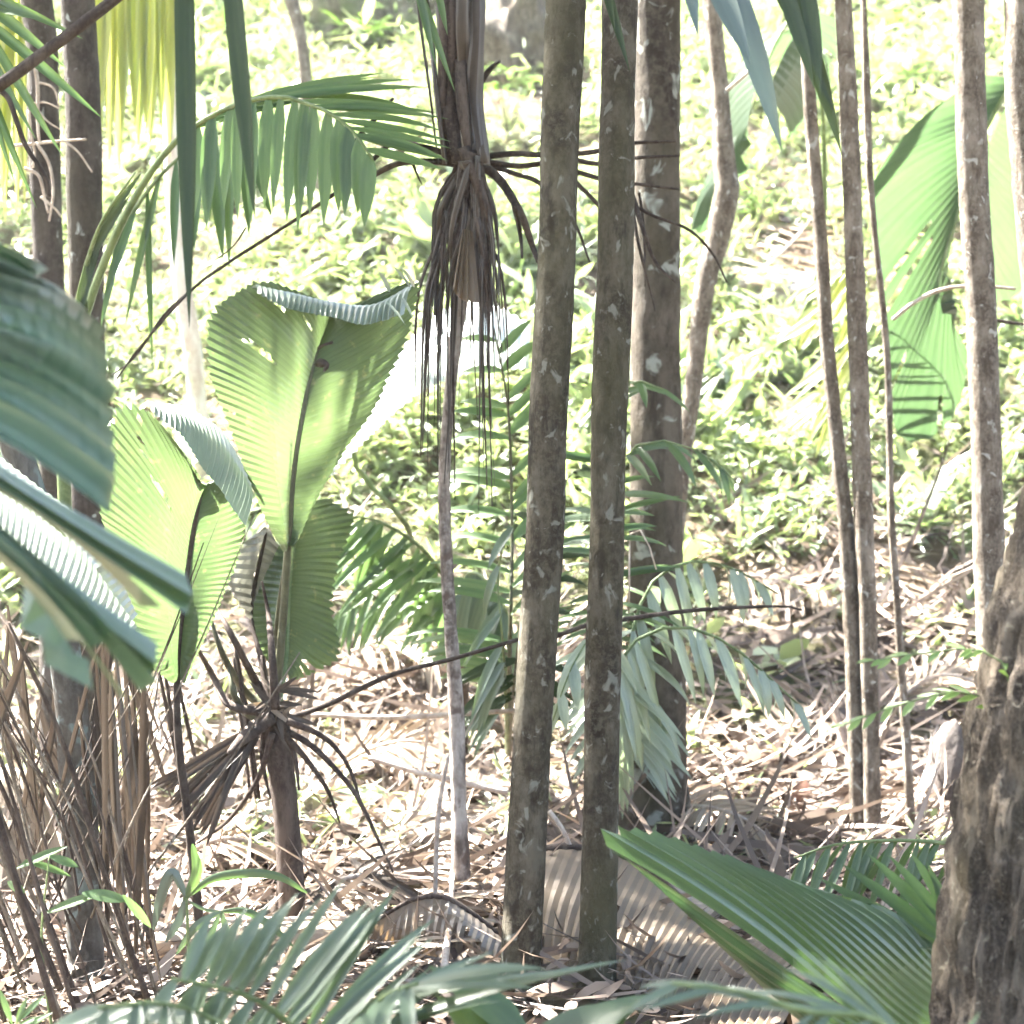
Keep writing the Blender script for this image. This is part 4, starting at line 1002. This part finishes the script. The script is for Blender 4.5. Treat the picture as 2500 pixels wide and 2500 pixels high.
# ------------------------------------------------------------------ foreground feather palms along the bottom
def front_palm(label, x, d, fr):
    b_ = Vector((P(x, 2500, d).x, d, 0)); b_.z = float(gh(b_.x, b_.y))
    o = thing('feather_palm', label, 'palm', b_)
    for f_ in fr: f_(o, b_)
    return o
front_palm('blurred grey green feather palm filling the bottom, left of the central pair', 760, 3.7, [
    lambda o, b: frond(o, [b] + pts([(770, 2700, 3.7), (748, 2600, 3.65), (715, 2510, 3.6), (600, 2430, 3.5), (420, 2390, 3.4)]), 20, {1: [.33, .34, .24, .12], -1: [.2, .25, .22, .12]}, .028, 'grey_green', .40, .99, dirs={1: lambda t: (.75 - .5 * t, .05, .62), -1: lambda t: (-.55, -.3, -.75)}, curl=.6, rad=(.010, .008, .003), jit=.10),
    lambda o, b: frond(o, [b] + pts([(740, 2720, 3.7), (660, 2600, 3.5), (540, 2500, 3.4), (400, 2450, 3.3), (240, 2460, 3.2)]), 18, [.24, .3, .26, .14], .026, 'grey_green', .4, .99, spread=62, droop=.5, curl=.9, rad=(.010, .007, .003)),
    lambda o, b: frond(o, [b] + pts([(800, 2700, 3.7), (840, 2560, 3.6), (930, 2440, 3.5), (1020, 2400, 3.4)]), 13, [.26, .3, .22], .024, 'grey_green', .45, .99, spread=60, droop=.2, curl=.6),
    lambda o, b: frond(o, [b] + pts([(720, 2720, 3.5), (620, 2620, 3.2), (480, 2540, 3.1), (330, 2520, 3.0)]), 14, [.22, .26, .2], .024, 'grey_green', .3, .99, spread=65, droop=.4, curl=.9)])
front_palm('low dark green strap leaves at the bottom below the central pair of trunks', 1320, 3.9, [
    lambda o, b: frond(o, [b] + pts([(1300, 2760, 3.9), (1290, 2620, 3.85), (1285, 2510, 3.8)]), 5, [.26, .26, .22], .085, 'palm', .5, .99, dirs={1: lambda t: (.2 + .9 * t, -.1, 1 - .4 * t), -1: lambda t: (.15 - .8 * t, -.1, .8 - .1 * t)}, curl=.4, prof=0),
    lambda o, b: [leaflet_to(tube('frond', [b] + pts([(1130, 2700, 3.8), (1000, 2500, 3.7), (950, 2470, 3.65)]), [.008, .006, .003], M['stem_green'], o, 16, 6), P(*p, 3.65), P(*q, 3.6), w, 'grey_green', .2) for p, q, w in (((900, 2455), (1390, 2330), .026), ((930, 2500), (1500, 2300), .030), ((880, 2490), (1180, 2300), .026))]])
front_palm('blurred pale feather frond crossing below the broad green fan leaf, lower right', 2200, 3.2, [
    lambda o, b: frond(o, [b] + pts([(2250, 2700, 3.2), (2150, 2500, 3.15), (1970, 2470, 3.1), (1800, 2420, 3.1), (1640, 2400, 3.1)]), 10, [.16, .2, .17, .1], .014, 'grey_green', .45, .99, spread=38, droop=.15, curl=.5)])

# broad fan leaf, lower right
vb = Vector((P(2330, 2500, 5.1).x, 5.1, 0)); vb.z = float(gh(vb.x, vb.y))
vp = thing('fan_palm', 'broad bright green fan leaf with split fingers beside the rough leaning trunk', 'palm', vb)
VD = 5.0
rk = tube('leaf', [vb] + pts([(2380, 2600, 5.1), (2330, 2560, VD), (2330, 2400, VD), (2325, 2200, VD)]), [.016, .014, .010, .004], M['stem_green'], vp, 24, 7)
ruled('blade', pts([(2200, 2560, VD), (2270, 2510, VD), (2315, 2420, VD), (2325, 2320, VD)]), pts([(1478, 2062, VD - .45), (1500, 2030, VD - .42), (1620, 2040, VD - .3), (1760, 2085, VD - .2), (1890, 2140, VD - .12), (1990, 2185, VD - .05), (2060, 2225, VD), (2140, 2255, VD)]), 'fan_green', rk, 16, .004, 18, [(24, .8, 1), (26, .7, 1), (28, .65, 1), (30, .6, 1)], .06, .02)
ruled('blade', pts([(2150, 2620, VD), (2180, 2590, VD), (2205, 2555, VD)]), pts([(1830, 2330, VD - .2), (1700, 2240, VD - .3), (1580, 2140, VD - .4), (1478, 2066, VD - .46)]), 'fan_green', rk, 6, .004, 14, [], .04, .01)
for x0, y0, x1, y1, w in ((2326, 2310, 2070, 2110, .036), (2326, 2290, 2130, 2085, .034), (2328, 2270, 2180, 2090, .030), (2330, 2250, 2230, 2080, .028), (2326, 2330, 2010, 2140, .036), (2328, 2260, 2270, 2110, .024), (2326, 2340, 1960, 2160, .034)):
    leaflet_to(rk, P(x0, y0, VD - .02), P(x1, y1, VD - .04), w, 'fan_green', .2, 0, (0, -1, .4), 'finger')
# frond behind it
wb3 = Vector((P(2380, 2300, 5.7).x, 5.7, 0)); wb3.z = float(gh(wb3.x, wb3.y))
o = thing('feather_palm', 'horizontal feather frond arching just above the broad fan leaf', 'palm', wb3)
frond(o, [wb3] + pts([(2450, 2250, 5.7), (2420, 2110, 5.7), (2320, 2062, 5.7), (2180, 2052, 5.7), (2040, 2062, 5.7), (1940, 2095, 5.7)]), 17, [.22, .28, .28, .18], .022, 'palm', .38, .99, dirs={1: lambda t: (-.35, -.3, -.7), -1: lambda t: (-.25, .3, -.5)}, curl=.5)
# bright small-leaved spray near the pair of stems
sb = Vector((P(2480, 1800, 4.4).x, 4.4, 0)); sb.z = float(gh(sb.x, sb.y))
o = thing('seedling', 'spray of small bright green leaflets before the touching pair of stems', 'plant', sb)
frond(o, [sb] + pts([(2470, 2000, 4.4), (2450, 1760, 4.4), (2350, 1690, 4.4), (2200, 1720, 4.4), (2060, 1770, 4.4)]), 18, [.05, .065, .05], .014, 'bright', .45, .99, spread=55, droop=.1, curl=.3, rad=(.006, .004, .0015), prof=2)
frond(o, [sb] + pts([(2475, 2000, 4.4), (2470, 1680, 4.3), (2400, 1590, 4.3), (2250, 1595, 4.3), (2090, 1620, 4.3)]), 16, [.045, .055, .04], .012, 'bright', .45, .99, spread=55, droop=.1, curl=.3, rad=(.006, .004, .0015), prof=2)

# ------------------------------------------------------------------ fallen leaves, logs, sticks, stones
def lie(line, h=.05):
    return [G(x, y, h if not isinstance(h, (list, tuple)) else h[i]) for i, (x, y) in enumerate(line)]
A_ = pts([(1270, 2085), (1400, 2070), (1560, 2110), (1720, 2220), (1850, 2350), (1960, 2500)], 6.9)
A_ = [Vector((p.x, p.y - .25 * max(0, i - 2), max(p.z, float(gh(p.x, p.y)) + .10))) for i, p in enumerate(A_)]
o = thing('fallen_leaf', 'large brown pleated dead leaf arched behind the feet of the central pair', 'dead leaf', (A_[0].x, A_[0].y, float(gh(A_[0].x, A_[0].y))))
tube('midrib', A_, [.016, .013, .006], M['dead'], o, 30, 7)
ruled('blade', A_, lie([(1240, 2330), (1400, 2370), (1540, 2420), (1640, 2490), (1740, 2560), (1850, 2620)], .03), 'tan_broad', o, 34, .006, 10, [(20, .5, 1), (43, .6, 1)], .05, .03)
ruled('blade', A_, [p + Vector((.15, .55, 0)) for p in lie([(1330, 2130), (1460, 2150), (1620, 2200), (1780, 2300), (1900, 2400), (2000, 2500)], .03)], 'tan_broad', o, 34, .006, 8, [], .05, .03)
A_ = pts([(1220, 2330), (1150, 2230), (1080, 2190), (1000, 2200), (900, 2260)], 6.5)
A_ = [Vector((p.x, p.y, max(p.z, float(gh(p.x, p.y)) + .10))) for p in A_]
o = thing('fallen_leaf', 'narrow brown dead leaf curling along the ground left of the front trunk', 'dead leaf', (A_[0].x, A_[0].y, float(gh(A_[0].x, A_[0].y))))
tube('midrib', A_, [.012, .010, .005], M['dead'], o, 24, 7)
ruled('blade', A_, lie([(1220, 2390), (1140, 2370), (1060, 2350), (980, 2340), (890, 2330)], .03), 'tan_broad', o, 18, .006, 8, [(9, .4, 1), (21, .3, 1)], .04, .05)
A_ = lie([(370, 2270), (560, 2250), (760, 2245), (960, 2240)], .16)
o = thing('fallen_leaf', 'long pale dry leaf lying flat at the foot of the young palm', 'dead leaf', A_[0])
tube('midrib', A_, [.014, .012, .006], M['pale_twig'], o, 20, 7)
ruled('blade', A_, lie([(380, 2360), (560, 2350), (760, 2340), (960, 2310)], .05), 'tan', o, 5, .012, 8, [], .05, .03)
ruled('blade', A_, lie([(380, 2190), (560, 2180), (760, 2185), (940, 2195)], .05), 'tan', o, 5, .012, 8, [], .05, .03)
A_ = lie([(850, 2090), (930, 2030), (1010, 1985), (1100, 1960)], .12)
o = thing('fallen_leaf', 'pale tan pleated dry leaf right of the young palm stem', 'dead leaf', A_[0])
tube('midrib', A_, [.010, .008, .004], M['pale_twig'], o, 20, 6)
ruled('blade', A_, lie([(860, 2190), (960, 2140), (1050, 2100), (1120, 2060)], .05), 'tan', o, 9, .012, 8, [(5, .4, 1), (9, .3, 1), (13, .5, 1)], .03, .05)
ruled('blade', A_, lie([(840, 2040), (910, 1985), (990, 1940), (1080, 1925)], .05), 'tan', o, 9, .010, 8, [], .03, .05)

def dead_frond(label, line, n, ln, w, matk, h=.10, dirs=None, spread=55):
    ps = lie(line, h)
    o = thing('fallen_frond', label, 'dead frond', ps[0])
    tube('midrib', ps, [.012, .010, .004], M['pale_twig'], o, 24, 6)
    c_ = catmull(ps, 60)
    for i in range(n):
        for s in (-1, 1):
            t = .08 + .9 * (i + random.random() * .6) / n
            k = min(int(t * 60), 59); p = c_[k]; tan = (c_[k + 1] - c_[max(k - 1, 0)]).normalized()
            u = Vector((0, -.45, 1)); side = tan.cross(u).normalized() * s
            a = math.radians(spread + random.uniform(-12, 12))
            d = side * math.sin(a) + tan * math.cos(a) + Vector((0, 0, random.uniform(-.12, .12)))
            leaflet(o, p, d, u, ln * random.uniform(.7, 1.1) * (1 - .4 * t), w * random.uniform(.7, 1.3), matk, random.choice((.2, .4, .8)), 0)
    return o
dead_frond('dry feather frond standing in crossed tan leaflets left of the central pair', [(1085, 2360), (1100, 2220), (1110, 2080), (1130, 1950)], 18, .34, .026, 'tan', .14)
dead_frond('bleached dry frond fanned out before the touching pair of stems', [(1760, 1880), (1880, 1800), (1990, 1740), (2090, 1690)], 17, .45, .030, 'tan', .10)
dead_frond('bleached dry frond lying between the thin sapling and the sunlit straight trunk', [(2120, 1330), (2220, 1450), (2320, 1560), (2420, 1640)], 17, .5, .035, 'tan', .12)
dead_frond('dry frond lying on the slope between the feather palms and touching stems', [(1800, 1400), (1920, 1420), (2030, 1450), (2090, 1500)], 15, .42, .030, 'tan', .10)
dead_frond('dry frond lying below the broad green leaf near the crooked tree', [(1790, 700), (1880, 640), (1960, 560), (2020, 470)], 15, .8, .05, 'tan', .2)
dead_frond('dry tan frond lying behind the stalks of the young palm', [(420, 1700), (560, 1800), (720, 1720), (900, 1650)], 16, .45, .030, 'tan', .10)
dead_frond('tan dry frond sloping down beside the foot of the young palm', [(760, 1780), (850, 1820), (960, 1850), (1090, 1860)], 16, .40, .026, 'tan', .10)
dead_frond('dry frond half covered by litter under the thin sapling', [(2170, 2010), (2230, 1930), (2260, 1850), (2300, 1740)], 14, .4, .028, 'tan', .08)
dead_frond('brown frond lying under the grey green feather palm near the bottom', [(860, 2430), (960, 2400), (1080, 2390), (1200, 2370)], 14, .3, .022, 'brown', .08)

dead_frond('pale dry frond arching over the litter below the long thin branch', [(800, 1890), (900, 1830), (1010, 1810), (1130, 1850)], 18, .5, .026, 'tan', [.10, .22, .26, .12], spread=48)
dead_frond('brown dry frond lying left of the young palm stem', [(420, 2120), (500, 2060), (590, 2050), (670, 2100)], 16, .42, .024, 'tan', [.08, .2, .2, .08], spread=48)
dead_frond('dry frond between the young palm stem and the crossed frond', [(760, 2200), (830, 2150), (920, 2140), (1010, 2190)], 16, .42, .024, 'brown', [.08, .2, .2, .08], spread=48)
dead_frond('straw coloured frond collapsed at the foot of the broad mottled trunk', [(1560, 2010), (1680, 1970), (1800, 1990), (1900, 2060)], 18, .45, .026, 'tan', [.10, .2, .2, .08], spread=48)
dead_frond('bleached frond on the slope above the pale grey stone', [(2200, 1700), (2280, 1650), (2370, 1660), (2450, 1720)], 16, .5, .03, 'tan', [.10, .2, .2, .08], spread=48)
dead_frond('dry frond caught on the slope left of the arching palm stem', [(860, 1590), (950, 1560), (1040, 1580), (1100, 1640)], 14, .45, .028, 'tan', [.1, .2, .2, .1], spread=48)
def stick(name, label, line, r, mat, h=.05, cat='stick', disp=None, seg=8):
    ps = lie(line, h)
    o = tube(name, ps, r, M[mat], None, 30, seg, disp or knobby(r[0] * 777, .15, .08))
    return tag(o, label, cat)
stick('fallen_log', 'short dark log sloping down to the foot of the touching pair', [(1905, 1845), (1950, 1880), (2010, 1950), (2085, 2010)], [.03, .045, .05, .05], 'dead', [.14, .10, .08, .06], 'log', None, 12)
stick('fallen_log', 'dark log lying right of the broad mottled trunk base', [(1670, 1925), (1740, 1950), (1830, 1995), (1880, 2030)], [.03, .035, .035, .03], 'dead', .06, 'log', None, 12)
stick('fallen_log', 'dark log at the foot of the thin sapling', [(2140, 2030), (2200, 2045), (2260, 2050)], [.03, .032, .03], 'dead', .04, 'log', None, 10)
stick('fallen_log', 'dark half buried log behind the crossed dry frond', [(1060, 1950), (1130, 1945), (1220, 1940)], [.04, .05, .045], 'dead', .06, 'log', None, 12)
stick('fallen_log', 'thick brown log behind the foot of the central pair', [(1200, 2085), (1360, 2090), (1560, 2130), (1700, 2190)], [.06, .07, .07, .06], 'dead', .08, 'log', None, 14)
def airstick(name, label, line, d, r, mat, cat='stick'):
    o = tube(name, pts(line, d), r, M[mat], None, 30, 7, knobby(r[0] * 999, .2, .1))
    return tag(o, label, cat)
airstick('fallen_branch', 'long thin dark branch leaning from the young palm to the central pair', [(690, 1760), (800, 1720), (950, 1650), (1100, 1610), (1270, 1560)], 7.1, [.011, .010, .008, .007], 'twig', 'branch')
airstick('fallen_branch', 'thin branch running level across the pale feather palm', [(1340, 1560), (1440, 1525), (1540, 1510), (1700, 1490), (1900, 1480), (1960, 1490)], 7.7, [.010, .010, .008, .004], 'twig', 'branch')
airstick('dry_stick', 'bleached straight stick lying level behind the central pair', [(760, 1745), (950, 1752), (1100, 1745), (1260, 1735)], 8.4, [.012, .012, .010], 'pale_twig')
airstick('dry_stick', 'bleached stick sloping down to the front palm trunk', [(900, 1850), (1000, 1880), (1120, 1910), (1240, 1935)], 7.6, [.010, .012, .012], 'pale_twig')
airstick('dry_stick', 'pale curved stick between the two central trunks near the ground', [(1340, 1980), (1370, 2020), (1400, 2080), (1420, 2100)], 6.9, [.010, .009, .007], 'pale_twig')
airstick('dry_stick', 'upright bleached stalk before the crossed dry frond', [(1062, 2200), (1066, 2050), (1075, 1950), (1095, 1840)], 6.8, [.008, .009, .006], 'pale_twig')
airstick('dry_stick', 'pale thin stick tilted before the broad mottled trunk base', [(1515, 1855), (1580, 1830), (1645, 1810)], 8.3, [.005, .005, .003], 'pale_twig')
airstick('fallen_branch', 'dark bare branch slanting across the upper left corner', [(-60, 250), (60, 165), (160, 90), (290, -10), (420, -110)], 5.0, [.017, .016, .015, .012], 'twig', 'branch')
airstick('fallen_branch', 'thin dark twig dropping along the left edge at the top', [(-20, 215), (20, 240), (60, 350), (110, 430), (120, 480)], 5.2, [.008, .007, .004], 'twig', 'branch')
airstick('fallen_branch', 'bent arching twig before the large green pleated leaf', [(2180, 780), (2230, 740), (2290, 710), (2370, 698), (2480, 705)], 8.9, [.009, .009, .007], 'pale_twig', 'branch')
airstick('fallen_branch', 'short dark twig right of the sunlit straight trunk', [(2400, 775), (2450, 785), (2520, 795)], 8.6, [.008, .008, .006], 'twig', 'branch')
airstick('liana', 'thin pale liana hanging along the thin sapling', [(2105, -40), (2108, 120), (2112, 300), (2118, 460)], 9.0, [.006, .006, .005], 'pale_twig', 'vine')
airstick('fallen_branch', 'pale forked twig above the crooked slender tree beside the hanging strap leaves', [(1775, 220), (1810, 190), (1860, 145)], 10.4, [.012, .012, .010], 'pale_twig', 'branch')

vo = thing('root_vine', 'pale thin aerial roots looping over the two dark trunks, upper left', 'vine', P(80, 160, 8.3))
for line, r in (([(85, 160), (92, 210), (92, 300), (96, 350)], .010), ([(92, 200), (130, 215), (145, 260)], .006), ([(70, 270), (75, 330), (85, 370), (80, 410)], .008), ([(20, 358), (90, 350), (140, 345), (210, 340)], .008), ([(90, 350), (120, 400), (130, 470), (120, 540)], .008), ([(60, 410), (95, 430), (110, 490), (118, 520)], .008),
                ([(60, 225), (110, 290), (145, 315)], .006), ([(70, 255), (110, 250), (145, 265)], .005), ([(150, 340), (190, 370), (225, 420)], .006), ([(100, 480), (135, 510), (150, 530)], .007), ([(240, 670), (215, 730), (190, 820)], .007)):
    tube('root', pts(line, 8.3), [r, r * .8, r * .6], M['pale_twig'], vo, 16, 6)

def rock(name, label, x, y, h, w, hh, dp_, mat, seed, rg=1.0):
    c_ = G(x, y)
    import bmesh
    bm = bmesh.new(); bmesh.ops.create_icosphere(bm, subdivisions=4, radius=1)
    for v in bm.verts:
        n_ = v.co.normalized()
        k = 1 + rg * (.32 * noise.noise(n_ * 1.3 + Vector((seed, 0, 0))) + .22 * noise.noise(n_ * 2.6 + Vector((seed, 3, 0))) + .14 * noise.noise(n_ * 4 + Vector((seed, 0, 0))) + .05 * noise.noise(n_ * 12))
        v.co = Vector((n_.x * w * k, n_.y * dp_ * k, n_.z * hh * k)) + Vector((c_.x, c_.y, c_.z + h))
    me = bpy.data.meshes.new(name); bm.to_mesh(me); bm.free()
    me.polygons.foreach_set('use_smooth', [True] * len(me.polygons)); me.materials.append(M[mat])
    return tag(link(bpy.data.objects.new(name, me)), label, 'rock')
rock('boulder', 'upright pale grey stone beside the rough leaning trunk', 2325, 2000, .20, .115, .26, .12, 'grey_stone', 1.0, .3)
rock('boulder', 'tan weathered rock behind the dry stalks at the left edge', 30, 2210, .25, .22, .30, .2, 'tan_stone', 2.0)
rock('boulder', 'added dark rock standing in for the shaded leafy bank at the top centre', 905, 90, .2, 1.0, .7, .6, 'bank_shade', 3.0, 1.3)  # invented rock, dark in place of the shaded leafy bank
rock('boulder', 'brown trunk-like mass at the top between the dead palm and the central pair', 1262, 190, .35, .42, .75, .5, 'rough_bark', 4.0, 1.5)  # rock shape standing in for a brown mass of trunk and dead leaves
rock('boulder', 'white bleached slab on the slope right of the crooked slender tree', 1920, 725, .02, .50, .16, .3, 'stone', 5.0)
p_ = G(1950, 1960, .06)
lf_ = thing('fallen_leaf', 'small rust red curled leaf between the dark logs', 'dead leaf', p_)
leaflet_to(lf_, P(1940, 1985, p_.y), P(1968, 1905, p_.y), .09, 'rust', .8, 2, (0, -1, .4), 'blade')

# shrubs with long pale leaves on the upper slope
for k, (x, y, lab) in enumerate(((885, 140, 'shrub with long white lit leaves above the feathery arching frond'), (560, 120, 'leafy shrub on the slope between the two hanging strap leaves'), (1760, 740, 'dark leafy shrub below the kink of the crooked tree'),
                                 (1240, 330, 'pale leafy shrub between the dead palm and the front trunk'), (2240, 260, 'pale leafy shrub above the large pleated leaf'), (640, 60, 'leafy shrub at the top edge left of the thin brown stem'), (830, 60, 'leafy shrub growing against the added dark rock'), (980, 90, 'leafy shrub at the top edge beside the dead palm'), (2180, 130, 'leafy shrub at the top edge between the thin sapling and straight trunk'), (1850, 560, 'leafy shrub under the folded bright green leaf'))):
    b_ = G(x, y)
    o = thing('shrub', lab, 'shrub', b_)
    s_ = .75 if y < 400 else .4
    for j in range(7):
        tip = b_ + Vector((random.uniform(-.5, .5), random.uniform(-.4, .1), random.uniform(.35, 1.0))) * s_
        st = tube('branch', [b_, b_.lerp(tip, .5) + Vector((0, 0, .1 * s_)), tip], [.008, .006, .003], M['twig'], o, 8, 5)
        for q in range(7):
            a = random.random() * 6.28
            leaflet(st, b_.lerp(tip, random.uniform(.5, 1)) + Vector((0, 0, .05 * s_)), (math.cos(a), math.sin(a), random.uniform(-.1, .5)), (0, -.3, 1), random.uniform(.25, .45) * s_, .085 * s_, 'bright' if k != 2 else 'strap', .5, 2, 'leaf')
# ------------------------------------------------------------------ hazy air under the trees
hm, nt, N, L, out = newmat('hazy_air')
pv = N.new('ShaderNodeVolumePrincipled')
pv.inputs['Color'].default_value = (0.96, 0.98, 0.96, 1)
pv.inputs['Density'].default_value = 0.0009
pv.inputs['Anisotropy'].default_value = 0.2
L.new(pv.outputs[0], out.inputs['Volume'])
x0, x1, y0, y1, z0, z1 = -112, 112, -62, 142, -2.0, 26.0
hv = [(x, y, z) for z in (z0, z1) for y in (y0, y1) for x in (x0, x1)]
hz = mesh_obj('haze', hv, [(0, 2, 3, 1), (4, 5, 7, 6), (0, 1, 5, 4), (1, 3, 7, 5), (3, 2, 6, 7), (2, 0, 4, 6)], hm, None, None, False)
hz['kind'] = 'stuff'; hz['label'] = 'thin pale haze hanging in the forest air'; hz['category'] = 'haze'
sc.cycles.volume_bounces = 0

for o in list(bpy.data.objects):
    if '_w' in o: del o['_w']
